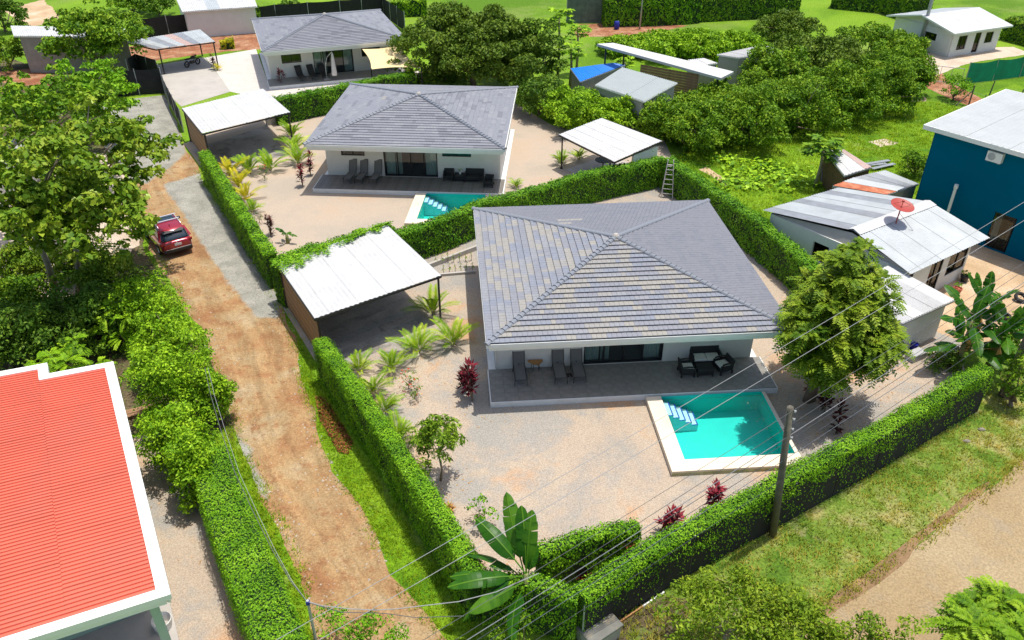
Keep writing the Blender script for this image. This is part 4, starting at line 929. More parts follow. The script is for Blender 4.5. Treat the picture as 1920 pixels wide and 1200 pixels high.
for s_, w_ in ((Lr - .5, .55), (Lr - .5, 4.2), (Lr - .5, 8)): m_ = MB(); p = rp(s_, w_); m_.box((p.x, p.y, 1.8), (.24, .24, 3.6), math.atan2(ax.y, ax.x)); m_.build('porch_post', M['mint'], rh)
m_ = MB(); q = [rp(Lr - 3.1, .3), rp(Lr - .2, .3), rp(Lr - .2, w_n + 6), rp(Lr - 3.1, w_n + 6)]; m_.prism([(p.x, p.y) for p in q], .02, .14); m_.build('porch_floor', M['concrete'], rh)
m_ = MB(); m_.prism([(p.x, p.y) for p in (rp(1.2, 1.2), rp(Lr - 3.5, 1.2), rp(Lr - 3.5, w_n + 6), rp(1.2, w_n + 6))], .02, .1); m_.build('floor', M['timber_dark'], rh)
gv = [p_ for p_ in ()]
hp = tag(MB().lathe([(0, .02), (.25, .02), (.32, .5), (.30, .52), (.22, .1), (0, .1)], (0, 0, 0), 14).build('planter', M['white'], None, G(303, 1180) + Vector((.1, 0, 0))), 'white round planter beside the red roofed house porch', 'planter')

# teal-blue two storey house at the right edge
bz = 6.0; b0 = G(1757, 240, bz); b1 = G(1960, 298, bz); bd = (b1 - b0).normalized(); bn = Vector((-bd.y, bd.x, 0)); bn = bn if bn.y > 0 else -bn
bl = [Vector((p.x, p.y, 0)) for p in (b0, b0 + bd * 14, b0 + bd * 14 + bn * 9, b0 + bn * 9)]
bh, o = simple_house('blue_house', 'tall teal blue house with white flat roof at the right edge', bl, bz, 'blue_wall', openings=[(0, .33, .42, .1, 2.3, 'door')])
ro = MB(); e = .55; rc = [b0 - bd * e - bn * e, b0 + bd * 14.5 - bn * e, b0 + bd * 14.5 + bn * 9.5, b0 - bd * e + bn * 9.5]; rz_ = [bz + .16, bz + .16, bz + .42, bz + .42]
RR = [Vector((p.x - o.x, p.y - o.y, z)) for p, z in zip(rc, rz_)]
corrugated(bh, RR[0], RR[1], RR[2], RR[3], 'zinc_white', 12, .3, .012, profile='trap')
fa = MB()
for i in range(4): fa.bar(RR[i] - Vector((0, 0, .12)), RR[(i + 1) % 4] - Vector((0, 0, .12)), .06, .26)
fa.build('fascia', M['fascia'], bh)
ac = thing('air_conditioner', 'white outdoor air conditioner unit on the blue wall', 'air conditioner', GV(1870, 292, b0, bn) - bn * .22, math.atan2(bd.y, bd.x))
m_ = MB(); m_.cham((0, 0, 0), (.85, .32, .58), .02); m_.build('casing', M['fascia'], ac); m_ = MB(); m_.lathe([(.21, -.01), (.21, .012), (.06, .012), (0, .02)], (-.14, -.168, 0), 16, Matrix.Rotation(math.pi / 2, 3, 'X')); m_.build('fan_grille', M['grey_metal'], ac)
m_ = MB(); m_.bar((-.3, .1, -.32), (-.3, -.16, -.32), .03); m_.bar((.3, .1, -.32), (.3, -.16, -.32), .03); m_.build('bracket', M['grey_metal'], ac)

# long zinc house with the red dish
z1, z2 = 2.55, 3.25
q = {'r0': G(1600, 432, z2), 'r1': G(1743, 378, z2), 'e0': G(1708, 514, z1), 'e1': G(1856, 446, z1), 'b0': G(1430, 394, z1), 'b1': G(1572, 352, z1)}
o = Vector((q['r0'].x, q['r0'].y, 0)); th_ = thing('zinc_house', 'low white house with zinc gable roof carrying a red satellite dish', 'house', o); Q = {k: v - o for k, v in q.items()}
corrugated(th_, Q['r0'], Q['r1'], Q['e1'], Q['e0'], 'zinc', 8, .22, .025); 
corrugated(th_, Q['r0'] + Vector((0, 0, -.01)), Q['r1'] + Vector((0, 0, -.01)), Q['b1'], Q['b0'], 'zinc', 8, .22, .025)
kk = 0
for ch in th_.children:
    if ch.name.startswith('roof_sheet') and kk >= 8 and kk % 3 == 2: ch.data.materials.clear(); ch.data.materials.append(M['zinc_old'])
    kk += 1
m_ = MB(); m_.slab([Q['r0'].lerp(Q['e0'], .12) + Vector((0, 0, .05)), Q['r1'].lerp(Q['e1'], .12) + Vector((0, 0, .05)), Q['r1'] + Vector((0, 0, .09)), Q['r0'] + Vector((0, 0, .09))], .01); m_.slab([Q['r0'] + Vector((0, 0, .09)), Q['r1'] + Vector((0, 0, .09)), Q['r1'].lerp(Q['b1'], .05) + Vector((0, 0, .05)), Q['r0'].lerp(Q['b0'], .05) + Vector((0, 0, .05))], .01); m_.build('ridge_flashing', M['white_metal'], th_)
def ins(p, c, f): return p.lerp(c, f)
ct = (Q['r0'] + Q['r1']) / 2; W0 = [Vector((v.x, v.y)) for v in (ins(Q['e0'], ct, .10), ins(Q['e1'], ct, .16), ins(Q['b1'], ct, .08), ins(Q['b0'], ct, .08))]
wm = MB(); Lw = (W0[1] - W0[0]).length; hs = [(Lw * .02, Lw * .09, .2, 2.2), (Lw * .36, Lw * .56, .12, 2.3), (Lw * .66, Lw * .97, .75, 2.3)]
walls(wm, W0[0], W0[1], .15, 0, 2.42, hs); walls(wm, W0[1], W0[2], .148, 0, 2.42); walls(wm, W0[2], W0[3], .146, 0, 2.42); walls(wm, W0[3], W0[0], .144, 0, 2.42, [(3, 4, .8, 1.9)]); wm.build('wall', M['white'], th_)
gb = MB(); gb.slab([Vector((W0[0].x, W0[0].y, 2.42)), Vector((W0[3].x, W0[3].y, 2.42)), Q['r0'] + Vector((0, 0, -.15))], .02); gb.build('gable', M['concrete'], th_)
for (a, b, za, zb) in hs: glazing(th_, W0[0], W0[1], a + .004, b - .004, za + .004, zb - .004, 2, .05, .1, name='window')
m_ = MB(); m_.prism([tuple(W0[0].lerp(W0[2], .06)), tuple(W0[1].lerp(W0[3], .06)), tuple(W0[2].lerp(W0[0], .06)), tuple(W0[3].lerp(W0[1], .06))], .02, .1); c_ = (W0[0] + W0[2]) / 2; m_.box((c_.x, c_.y, 1.2), (4, 3, 2.1)); m_.build('interior', M['timber_dark'], th_)
# red satellite dish standing on the roof
dp = Q['r0'].lerp(Q['r1'], .42).lerp(Q['e0'].lerp(Q['e1'], .42), .16) + o
dsh = thing('satellite_dish', 'red satellite dish standing on the zinc roof', 'satellite dish', dp)
Rm = Matrix.Rotation(math.radians(12), 3, 'X') @ Matrix.Rotation(math.radians(6), 3, 'Y'); m_ = MB(); prof = [(.0, .0), (.2, .012), (.4, .05), (.62, .125), (.63, .14), (.61, .135), (.4, .065), (.0, .02)]; m_.lathe(prof, (.12, .12, .95), 28, Rm); m_.build('reflector', M['dish'], dsh, smooth=True)
m_ = MB(); m_.tube([(0, 0, 0), (.03, .03, .5), (.1, .1, .97)], .035, 8); m_.build('mast', M['dish'], dsh); m_ = MB(); m_.tube([(.12, .12, .98), (.12, .10, 1.28)], .02, 6); m_.box((.12, .10, 1.3), (.1, .1, .08)); m_.tube([(.6, .2, 1.05), (.12, .1, 1.28)], .012, 5); m_.tube([(-.3, .3, 1.08), (.12, .1, 1.28)], .012, 5); m_.build('feed_arm', M['dish'], dsh); m_ = MB(); m_.tube([(.1, .1, .6), (.75, -.55, -.12)], .012, 5); m_.tube([(.1, .1, .6), (-.5, -.5, -.1)], .012, 5); m_.build('stay', M['grey_metal'], dsh)

# lean-to annex in front of it, tin sheds behind it
def shed(name, label, px, zs, mats, wall='timber_dark', n=5, inset=.08, cat='shed', wz=None, fascia=False):
    a, b, c, d = [G(u, v, z) for (u, v), z in zip(px, zs)]; o = Vector((a.x, a.y, 0)); t = thing(name, label, cat, o); L = [p - o for p in (a, b, c, d)]
    corrugated(t, *L, None, n, .2, .022, mats=mats); ce = sum(L, Vector()) / 4; W = [p.lerp(ce, inset) for p in L]; mb = MB()
    for i in range(4):
        p, q2 = W[i], W[(i + 1) % 4]; zz = min(p.z, q2.z) - .1; walls(mb, p.to_2d(), q2.to_2d(), .12 - .002 * i, 0, zz)
    mb.build('wall', M[wall], t)
    mb = MB()
    for i in range(4): mb.bar(L[i] - Vector((0, 0, .08)), L[(i + 1) % 4] - Vector((0, 0, .08)), .05, .1)
    mb.build('roof_edge', M['fascia' if fascia else 'grey_metal'], t); return t
M['zinc_pale'] = plain('pale fibre sheet', (.42, .42, .42), .6, .06, 1, dirt=(.35, .345, .34), dscale=.8)
shed('lean_to', 'pale sheet lean-to roof between the feathery round tree and the banana plants', [(1560, 540), (1668, 497), (1790, 562), (1692, 606)], (2.3, 2.4, 2.2, 2.15), ['zinc_pale', 'white_metal', 'zinc_pale', 'zinc_pale', 'white_metal'], 'white', 5, .13)
shed('tin_shed', 'small shed with bright white tin roof beside the papaya tree', [(1546, 282), (1582, 280), (1634, 313), (1584, 329)], (2.3, 2.3, 2.0, 2.0), ['white_metal', 'white_metal', 'white_metal', 'rust_pale'], 'timber_dark', 4)
shed('rusty_shed', 'low shed with blue-grey and orange rust striped tin roof behind the zinc house', [(1700, 352), (1662, 365), (1562, 348), (1600, 333)], (2.1, 2.1, 2.1, 2.1), ['zinc', 'zinc', 'rust', 'rust'], 'block', 4)
shed('tin_lean_to', 'low grey tin roof patched with darker sheets next to the blue house', [(1600, 333), (1660, 319), (1722, 344), (1690, 354)], (2.0, 2.0, 1.85, 1.85), ['zinc_old', 'zinc_old', 'zinc'], 'block', 3)
ts = thing('tin_lean_wall', 'leaning grey corrugated sheet against the small shed', 'metal sheet', G(1560, 345)); corrugated(ts, (-.9, .3, 1.4), (1.3, .3, 1.1), (1.3, -.3, .05), (-.9, -.3, .05), 'zinc_old', 2, .15, .02)
for k, (u, v, w) in enumerate(((1625, 312, 3.2), (1640, 308, 2.6), (1655, 316, 2.2))):
    m_ = MB(); p = G(u, v); m_.box((0, 0, .08 + .05 * k), (w, .3, .05), .25 + .1 * k); tag(m_.build('board', M['zinc_old'], None, p), ('longest', 'middle', 'shortest')[k] + ' grey board lying on the grass by the tin shed', 'board')

# white cottage at the top right
wz = 2.5; cc0 = G(1775, 107); wr = G(1865, 93); wlft = G(1690, 72)
dA = (wr - cc0).normalized(); dB = Vector((-dA.y, dA.x, 0)); LA = (wr - cc0).length; LB = abs((G(1692, 72) - cc0).dot(dB)); LB = max(7.5, min(LB, 10))
base = [cc0, cc0 + dA * LA, cc0 + dA * LA + dB * LB, cc0 + dB * LB]
wc, o = simple_house('white_cottage', 'small white gabled cottage with three dark openings at the top right', base, wz, 'white', openings=[(0, .12, .30, .6, 2.0, 'win'), (0, .46, .58, .1, 2.1, 'door'), (0, .68, .84, .9, 2.0, 'win'), (3, .55, .75, 1.2, 1.9, 'win')])
ov = .7; A0 = [Vector((0, 0, 0)) - dA * ov - dB * ov, dA * (LA + ov) - dB * ov]; Rg = [dB * LB / 2 - dA * ov, dB * LB / 2 + dA * (LA + ov)]; A1 = [dB * (LB + ov) - dA * ov, dB * (LB + ov) + dA * (LA + ov)]
ez, rz2 = wz + .05, wz + 1.0
def zz(p, z): return Vector((p.x, p.y, z))
corrugated(wc, zz(Rg[0], rz2), zz(Rg[1], rz2), zz(A0[1], ez), zz(A0[0], ez), 'white_metal', 8, .3, .012, profile='trap'); corrugated(wc, zz(Rg[0], rz2), zz(Rg[1], rz2), zz(A1[1], ez), zz(A1[0], ez), 'zinc', 8, .3, .012, profile='trap')
m_ = MB()
for s_ in (0, LA):
    g0, g1, g2 = dA * s_, dB * LB / 2 + dA * s_, dB * LB + dA * s_; m_.add([zz(g0, wz), zz(g2, wz), zz(g1, rz2 - .12)], [(0, 1, 2)])
m_.build('gable', M['white'], wc); m_ = MB(); m_.bar(zz(A0[0], ez - .06), zz(A0[1], ez - .06), .05, .16); m_.bar(zz(A0[0], ez - .06), zz(Rg[0], rz2 - .06), .05, .16); m_.bar(zz(A1[0], ez - .06), zz(Rg[0], rz2 - .06), .05, .16); m_.build('fascia', M['fascia'], wc)

# sheds and houses in the trees, top centre
ls = thing('open_shed', 'long open shed with thin white sloping roof and slatted timber wall', 'shed', G(1240, 175)); o = ls.location.copy()
pts = [G(1119, 82, 4.2), G(1150, 80, 4.3), G(1376, 134, 3.2), G(1352, 146, 3.1)]
L = [p - o for p in pts]; m_ = MB(); m_.slab(L, .22); m_.build('roof', M['white_metal'], ls, bevel=.02)
s0_, s1_ = L[3].lerp(L[0], .16), L[3].lerp(L[0], .62); planks(ls, (s0_.x, s0_.y + .3), (s1_.x, s1_.y + .3), 0.1, 3.0, 13, 'timber', gap=.02, name='slat')
for p in (L[0].lerp(L[3], .08), L[0].lerp(L[3], .98), L[1].lerp(L[2], .1), L[1].lerp(L[2], .95)): m_ = MB(); m_.box((p.x, p.y + .2, p.z / 2 - .12), (.14, .14, p.z - .24)); m_.build('post', M['black_metal'], ls)
def box_house(name, label, px, zs, mats, wall, n=4, fascia=True, cat='house', inset=.07): return shed(name, label, px, zs, mats, wall, n, inset, cat, fascia=fascia)
M['grey_roof'] = plain('pale grey roof sheet', (.30, .335, .335), .6, .04, 1)
box_house('grey_roof_hut', 'hut with pale grey shallow roof among the bushes', [(1167, 126), (1270, 155), (1208, 190), (1116, 159)], (3.0, 3.0, 2.8, 2.8), ['grey_roof'], 'concrete', 3)
box_house('tarp_hut', 'low hut covered with a bright blue tarpaulin', [(1070, 128), (1150, 118), (1172, 122), (1088, 153)], (2.6, 2.6, 2.4, 2.4), ['tarp'], 'block', 2, False)
fh = box_house('far_house', 'far house with pale grey roof beyond the bushes', [(1345, 102), (1430, 84), (1470, 95), (1385, 108)], (2.6, 3.0, 3.0, 2.6), ['zinc_pale'], 'concrete', 4)
box_house('far_hut', 'tiny hut with white roof behind the long open shed', [(1290, 112), (1320, 109), (1345, 118), (1310, 124)], (2.4, 2.4, 2.3, 2.3), ['white_metal'], 'block', 2)
box_house('block_house', 'grey concrete block house with white mono roof at the top left', [(20, 48), (232, 52), (248, 70), (26, 67)], (3.6, 3.6, 3.5, 3.5), ['white_metal'], 'block', 8, inset=.1)
bkw = [o for o in COL.objects if o.name.startswith('block_house')][0]
wq = GV(97, 91, G(75, 143), Vector((0.05, -1, 0)))
m_ = MB(); m_.box((wq.x - bkw.location.x, wq.y - bkw.location.y - .06, wq.z), (1.2, .14, 1.1)); m_.build('window', M['glass'], bkw)
box_house('top_house', 'white house with broken white tin roof behind the black fence', [(326, -12), (470, -20), (482, 12), (342, 22)], (3.2, 3.2, 2.9, 2.9), ['white_metal', 'white_metal', 'zinc', 'white_metal'], 'white', 6)
box_house('left_house', 'pale grey roofed house glimpsed through the trees at the left', [(-90, 262), (40, 255), (58, 300), (-90, 345)], (3.2, 3.2, 3.0, 3.0), ['zinc_pale'], 'white', 5)

# ------------------------------------------------------------------ fences
def mesh_fence(label, path, h, mat, post='grey_metal', step=3.0, name='mesh_fence', sag=.08, cat='fence'):
    o = Vector((path[0].x, path[0].y, 0)); t = thing(name, label, cat, o); rg = random.Random(7)
    for a, b in zip(path[:-1], path[1:]):
        L = (b - a).length; n = max(1, round(L / step))
        for k in range(n):
            p, q2 = a.lerp(b, k / n) - o, a.lerp(b, (k + 1) / n) - o; mb = MB(); m = 6; vs = []; nx = Vector((-(q2 - p).y, (q2 - p).x, 0)).normalized()
            for i in range(m + 1):
                c = p.lerp(q2, i / m); bulge = nx * rg.uniform(-.06, .06); s = math.sin(math.pi * i / m) * sag
                vs += [(c.x, c.y, .03), tuple(Vector((c.x, c.y, h * .5)) + bulge), (c.x, c.y, h - s)]
            mb.add(vs, [(3 * i + j, 3 * i + 3 + j, 3 * i + 4 + j, 3 * i + 1 + j) for i in range(m) for j in (0, 1)]); mb.build('mesh_panel', M[mat], t, smooth=True)
            m2 = MB(); m2.tube([(p.x, p.y, -.05), (p.x, p.y, h + .08)], .04, 6); m2.build('post', M[post], t)
    p = path[-1] - o; m2 = MB(); m2.tube([(p.x, p.y, -.05), (p.x, p.y, h + .08)], .04, 6); m2.build('post', M[post], t)
    return t
mesh_fence('long black shade cloth fence along the top of the villa plots', [G(255, 78), G(380, 62), G(520, 47), G(640, 38), G(720, 30)], 2.3, 'mesh_black')
mesh_fence('black shade cloth fence closing the far end of the lane', [G(215, 182), G(310, 176)], 2.3, 'mesh_black', step=2.5)
mesh_fence('grey mesh fence between the far lane end and the concrete drive', [G(245, 150), G(262, 138), G(300, 150), G(318, 195), G(345, 248)], 1.9, 'mesh_black', step=2.2, sag=.02)
mesh_fence('bright green shade cloth fence beside the dirt track', [G(1808, 158), G(1860, 152), G(1960, 138)], 2.0, 'mesh_green', step=3.5, sag=.15)
mesh_fence('black shade cloth fence running away beside the tree', [G(720, 30), G(760, 60)], 2.2, 'mesh_black')
M['mesh_greygreen'] = plain('grey green shade cloth', (.10, .14, .11), .9, .35, 1.5)
mesh_fence('grey-green cloth fence beyond the trees at the top', [G(1062, 44), G(1128, 44)], 3.0, 'mesh_greygreen', step=3)
# post-and-wire fence on the far right
for k, (u, v) in enumerate(((1816, 197), (1840, 205), (1864, 211), (1888, 216), (1910, 222))):
    p = G(u, v); m_ = MB(); m_.tube([(0, 0, -.1), (.02, 0, 1.3 if k % 4 else 1.7)], [.07 if k % 4 == 0 else .035, .06 if k % 4 == 0 else .03], 7)
    if k == 0: m_.tube([(0, 0, 1.3), (-1.3, -.3, 0)], .05, 6)
    tag(m_.build('fence_post', M['pole_wood'], None, p), ('stout braced', 'second thin', 'third thin', 'fourth thin', 'last stout')[k] + ' grey fence post along the dirt track, counted from the left', 'fence post', 'posts along the dirt track')
m_ = MB()
for z in (.4, .8, 1.15): m_.tube([G(1816, 197) + Vector((0, 0, z)), G(1864, 211) + Vector((0, 0, z - .03)), G(1910, 222) + Vector((0, 0, z))], .008, 4)
tag(m_.build('wire_strand', M['wire_pale'], None), 'thin wires strung between the track fence posts', 'wire')
for k, (u, v) in enumerate(((1855, 178), (1908, 195))): p = G(u, v); m_ = MB(); m_.tube([(0, 0, -.1), (.1, 0, 1.3)], [.07, .05], 7); tag(m_.build('fence_post', M['pole_wood'], None, p), ('left', 'right')[k] + ' leaning post on the small lawn under the green cloth fence', 'fence post', 'posts on the small lawn')
gt = thing('wire_gate', 'pale pipe gate leading to the white cottage yard', 'gate', G(1738, 152)); d_ = G(1800, 160) - G(1738, 152); m_ = MB()
for z in (.1, 1.5): m_.tube([(0, 0, z), d_ + Vector((0, 0, z))], .03, 6)
for f in (0, .33, .66, 1): m_.tube([d_ * f, d_ * f + Vector((0, 0, 1.5))], .025, 6)
m_.build('gate_frame', M['grey_metal'], gt)

# ------------------------------------------------------------------ furniture
def lounger(label, pos, rz, w=.56, back=70, mats=('sling', 'black_metal'), group=None, seat=1.22):
    """local: foot end at y=0, head towards +y"""
    t = thing('sun_lounger', label, 'sun lounger', pos, rz, group); s, f = M[mats[0]], M[mats[1]]; h = .36; a = math.radians(back); bl = .92
    mb = MB(); n = 7; vs = []
    for i in range(n):
        y = seat * i / (n - 1); z = h - .035 * math.sin(math.pi * i / (n - 1)); vs += [(-w / 2 + .03, y, z), (w / 2 - .03, y, z), (-w / 2 + .03, y, z - .022), (w / 2 - .03, y, z - .022)]
    fs = []
    for i in range(n - 1):
        k = 4 * i; fs += [(k, k + 1, k + 5, k + 4), (k + 2, k + 6, k + 7, k + 3), (k, k + 4, k + 6, k + 2), (k + 1, k + 3, k + 7, k + 5)]
    fs += [(0, 2, 3, 1), (4 * n - 4, 4 * n - 3, 4 * n - 1, 4 * n - 2)]
    mb.add(vs, fs); mb.build('seat', s, t)
    mb = MB(); d = Vector((0, math.cos(a), math.sin(a))); c = Vector((0, seat + .01, h)) + d * bl / 2; mb.bar(Vector((0, seat + .01, h)), Vector((0, seat + .01, h)) + d * bl, w - .05, .025); mb.build('backrest', s, t)
    mb = MB()
    for sx in (-1, 1): x = sx * (w / 2 - .012); mb.tube([(x, .0, h - .03), (x, .02, h), (x, seat, h)], .017, 6); mb.tube([(x, seat, h), (x, seat + math.cos(a) * bl, h + math.sin(a) * bl)], .017, 6)
    mb.tube([(-w / 2, .01, h), (w / 2, .01, h)], .016, 6); e = Vector((0, seat, h)) + d * bl; mb.tube([(-w / 2, e.y, e.z), (w / 2, e.y, e.z)], .016, 6); mb.build('frame', f, t)
    for y in (.06, seat - .05):
        for sx in (-1, 1): q = MB(); q.tube([(sx * (w / 2 - .012), y, h), (sx * (w / 2 + .005), y - .03, .008)], .015, 6); q.build('leg', f, t)
    q = MB(); q.bar((0, seat - .1, h - .06), (0, seat + .35, h + .3), .03); q.build('prop', f, t); return t
for k, (x, wtxt) in enumerate(((-5.05, 'leftmost charcoal sun lounger on the nearest villa patio, left of the wooden side table'), (-3.23, 'charcoal sun lounger just right of the wooden side table'), (-2.37, 'charcoal sun lounger next to the sliding door of the nearest villa'))):
    lounger(wtxt, loc2w(VA, RA, x, -5.52, .304), RA, group='loungers on the nearest patio')
for k, (x, wtxt) in enumerate(((-4.33, 'leftmost grey sun lounger of three on the middle villa patio'), (-3.55, 'middle grey sun lounger of three on the middle villa patio'), (-2.55, 'right grey sun lounger of three on the middle villa patio'))):
    lounger(wtxt, loc2w(VB, RB, x, -5.6, .304), RB - .12, back=70, group='loungers on the middle patio')
for k, (x, wtxt) in enumerate(((-3.3, 'left black sun lounger at the farthest villa'), (-2.2, 'second black sun lounger at the farthest villa'), (-1.2, 'black sun lounger behind the folded parasol'))):
    lounger(wtxt, loc2w(VC, RC, x, -6.0, .304), RC + .15, .62, 50, ('rattan', 'black_metal'), 'loungers at the farthest villa')
def table_wood(pos, rz):
    t = thing('side_table', 'small live-edge wooden side table between the loungers', 'side table', pos, rz); mb = MB(); poly = [(-.34, .17), (-.36, .10), (-.24, -.02), (-.18, -.14), (.02, -.20), (.14, -.22), (.22, -.10), (.34, .02), (.36, .17)]
    mb.prism(poly, .42, .48); mb.build('table_top', M['wood_table'], t, bevel=.012)
    for x, y in ((-.2, .05), (-.12, -.1), (.2, .05), (.14, -.12)): q = MB(); q.tube([(x * .85, y, .42), (x, y, 0)], .012, 5); q.build('leg', M['black_metal'], t)
table_wood(loc2w(VA, RA, -4.28, -4.32, .304), RA)
def sofa(label, pos, rz, W, D=.72, seats=1, group=None, cushion=True, name='armchair', cat='armchair', hb=.78):
    """rattan seat; front faces -y"""
    t = thing(name, label, cat, pos, rz, group); m = M['rattan']; mb = MB(); mb.cham((0, 0, .25), (W - .14, D - .08, .18), .01); mb.build('seat', m, t)
    mb = MB(); mb.box((0, D / 2 - .06, .46), (W - .04, .07, hb - .26), 0, Matrix.Rotation(math.radians(-9), 3, 'X')); mb.build('backrest', m, t, bevel=.02)
    for s in (-1, 1):
        q = MB(); x = s * (W / 2 - .04); q.tube([(x, D / 2 - .05, .56), (x, 0, .60), (x, -D / 2 + .12, .58), (x, -D / 2 + .05, .50), (x, -D / 2 + .03, .2)], .042, 8); q.box((x, .02, .38), (.045, D - .18, .22)); q.build('armrest', m, t, smooth=False)
        for y in (-1, 1): q = MB(); q.box((s * (W / 2 - .05), y * (D / 2 - .06), .09), (.07, .07, .18)); q.build('leg', m, t)
    if cushion:
        w = (W - .18) / seats
        for k in range(seats): q = MB(); q.cham((-(W - .18) / 2 + w * (k + .5), -.03, .385), (w - .015, D - .18, .1), .03); q.build('cushion', M['cushion'], t, bevel=.02)
    return t
g1 = 'rattan seats on the nearest patio'
sofa('black rattan loveseat with cream cushions against the nearest villa wall', loc2w(VA, RA, 3.72, -4.42, .304), RA, 1.42, .75, 2, None, True, 'loveseat', 'sofa', .9)
sofa('black rattan armchair with cream cushion left of the coffee table', loc2w(VA, RA, 2.62, -5.15, .304), RA + math.pi / 2, .74, .72, 1, g1)
sofa('black rattan armchair with cream cushion right of the coffee table', loc2w(VA, RA, 4.38, -5.05, .304), RA - math.pi / 2 + .25, .74, .72, 1, g1)
def coffee(label, pos, rz, w=.9, d=.6, h=.42):
    t = thing('coffee_table', label, 'coffee table', pos, rz); mb = MB(); mb.cham((0, 0, h - .05), (w, d, .1), .015); mb.build('table_top', M['rattan'], t); mb = MB(); mb.box((0, 0, .22), (w - .1, d - .1, .26)); mb.build('storage_box', M['rattan'], t)
    for x in (-1, 1):
        for y in (-1, 1): q = MB(); q.box((x * (w / 2 - .05), y * (d / 2 - .05), .17), (.06, .06, .34)); q.build('leg', M['rattan'], t)
    return t
coffee('black rattan coffee table in front of the loveseat', loc2w(VA, RA, 3.45, -5.2, .304), RA, .8, .6)
for s in (0, 1): m_ = MB(); m_.cham((0, 0, .02), (.09, .25, .03), .01); m_.box((0, .05, .05), (.08, .02, .03)); tag(m_.build('sandal', M['black_metal'], None, loc2w(VA, RA, -2.82 + .13 * s, -4.86, .306), RA + .2 * s), ('left', 'right')[s] + ' black sandal lying between the loungers', 'sandal')
sofa('black rattan armchair against the wall beside the planted table', loc2w(VB, RB, 2.55, -4.4, .304), RB, .74, .7, 1, None, False)
coffee('black rattan table carrying a small green plant', loc2w(VB, RB, 3.33, -4.45, .304), RB, .72, .6, .45)
sofa('black rattan loveseat on the middle villa patio', loc2w(VB, RB, 4.35, -4.45, .304), RB, 1.32, .72, 2, None, False, 'loveseat', 'sofa', .85)
sofa('black rattan armchair turned sideways at the right end of the middle patio', loc2w(VB, RB, 5.42, -5.3, .304), RB - .1, .66, .7, 1, None, False)
# folded parasol and shade sail at the farthest villa
um = thing('parasol', 'folded off-white cantilever parasol beside the black loungers', 'parasol', loc2w(VC, RC, -.45, -6.35, .3), RC)
m_ = MB(); m_.lathe([(.02, 2.55), (.10, 2.35), (.17, 1.6), (.26, .55), (.24, .45), (0, .5)], (0, 0, 0), 10); m_.build('canopy', M['umbrella'], um); m_ = MB(); m_.tube([(-.7, .5, 0), (-.7, .5, 1.3), (-.45, .3, 2.1), (0, 0, 2.6)], .02, 8); m_.build('arm', M['fascia'], um); m_ = MB(); m_.box((-.7, .5, .04), (.6, .6, .08)); m_.build('base', M['concrete'], um)
ss = thing('shade_sail', 'sand coloured shade sail stretched over the farthest villa terrace', 'shade sail', (0, 0, 0))
cs = [G(679, 92, 3.0), G(748, 84, 3.0), G(790, 128, 2.6), G(696, 130, 2.5)]; m_ = MB(); n = 10; vs = []
for i in range(n + 1):
    for j in range(n + 1):
        u, v = i / n, j / n; uu = u + .12 * (0.5 - u) * math.sin(math.pi * v); vv = v + .14 * (.5 - v) * math.sin(math.pi * u); p = cs[0].lerp(cs[1], uu).lerp(cs[3].lerp(cs[2], uu), vv); vs.append(p - Vector((0, 0, .25 * math.sin(math.pi * u) * math.sin(math.pi * v))))
m_.add(vs, [(i * (n + 1) + j, (i + 1) * (n + 1) + j, (i + 1) * (n + 1) + j + 1, i * (n + 1) + j + 1) for i in range(n) for j in range(n)]); m_.build('sail', M['sail'], ss, smooth=True)
for p in (cs[2], cs[3]): m_ = MB(); m_.tube([(p.x, p.y, 0), (p.x, p.y, p.z + .1)], .05, 8); m_.build('mast', M['black_metal'], ss)

# ------------------------------------------------------------------ red car
car = thing('car', 'red estate car with silver roof bars parked on the lane', 'car', (-20.75, 43.55, .03), math.radians(36))
def loft(mb, st, prof):
    """st: list of (y, params); prof(params) -> list of (x, z) for the right half from bottom to top"""
    rows = []
    for y, p in st:
        h = prof(p); rows.append([(x, y, z) for x, z in h] + [(-x, y, z) for x, z in reversed(h)])
    n = len(rows[0]); vs = [v for r in rows for v in r]; fs = [(i * n + k, i * n + (k + 1) % n, (i + 1) * n + (k + 1) % n, (i + 1) * n + k) for i in range(len(rows) - 1) for k in range(n)]
    fs += [tuple(range(n)), tuple(range((len(rows) - 1) * n, len(rows) * n))]; mb.add(vs, fs)
def sub(o, lv=2):
    md = o.modifiers.new('s', 'SUBSURF'); md.levels = lv; md.render_levels = lv
    for p in o.data.polygons: p.use_smooth = True
    return o
bp = lambda p: [(0.001, p[1]), (p[0] * .86, p[1]), (p[0] * .97, p[1] + .06), (p[0], p[1] + .2), (p[0] * .985, p[2] - .18), (p[0] * .93, p[2] - .04), (p[0] * .78, p[2]), (0.001, p[2] + .015)]
mb = MB(); loft(mb, [(-2.22, (.72, .48, .88)), (-2.18, (.82, .40, .98)), (-2.0, (.90, .32, 1.05)), (-1.4, (.93, .26, 1.08)), (-.4, (.93, .24, 1.05)), (.6, (.93, .24, 1.04)), (1.15, (.92, .25, 1.03)), (1.7, (.89, .28, .97)), (2.1, (.80, .34, .86)), (2.2, (.66, .42, .74))], bp); body = sub(mb.build('body', M['car_red'], car), 2)
gpz = lambda p: [(0.001, .98), (p[0], .98), (p[0] * .985, 1.06), (p[1], p[2] - .07), (p[1] * .92, p[2]), (0.001, p[2] + .02)]
mb = MB(); loft(mb, [(-2.08, (.72, .68, 1.1)), (-1.95, (.80, .71, 1.2)), (-1.62, (.84, .67, 1.55)), (-1.0, (.86, .67, 1.62)), (-.2, (.86, .67, 1.63)), (.25, (.85, .66, 1.58)), (.75, (.83, .70, 1.32)), (1.22, (.80, .74, 1.06))], gpz); cab = sub(mb.build('windows', M['car_glass'], car), 1)
mb = MB(); vs = []
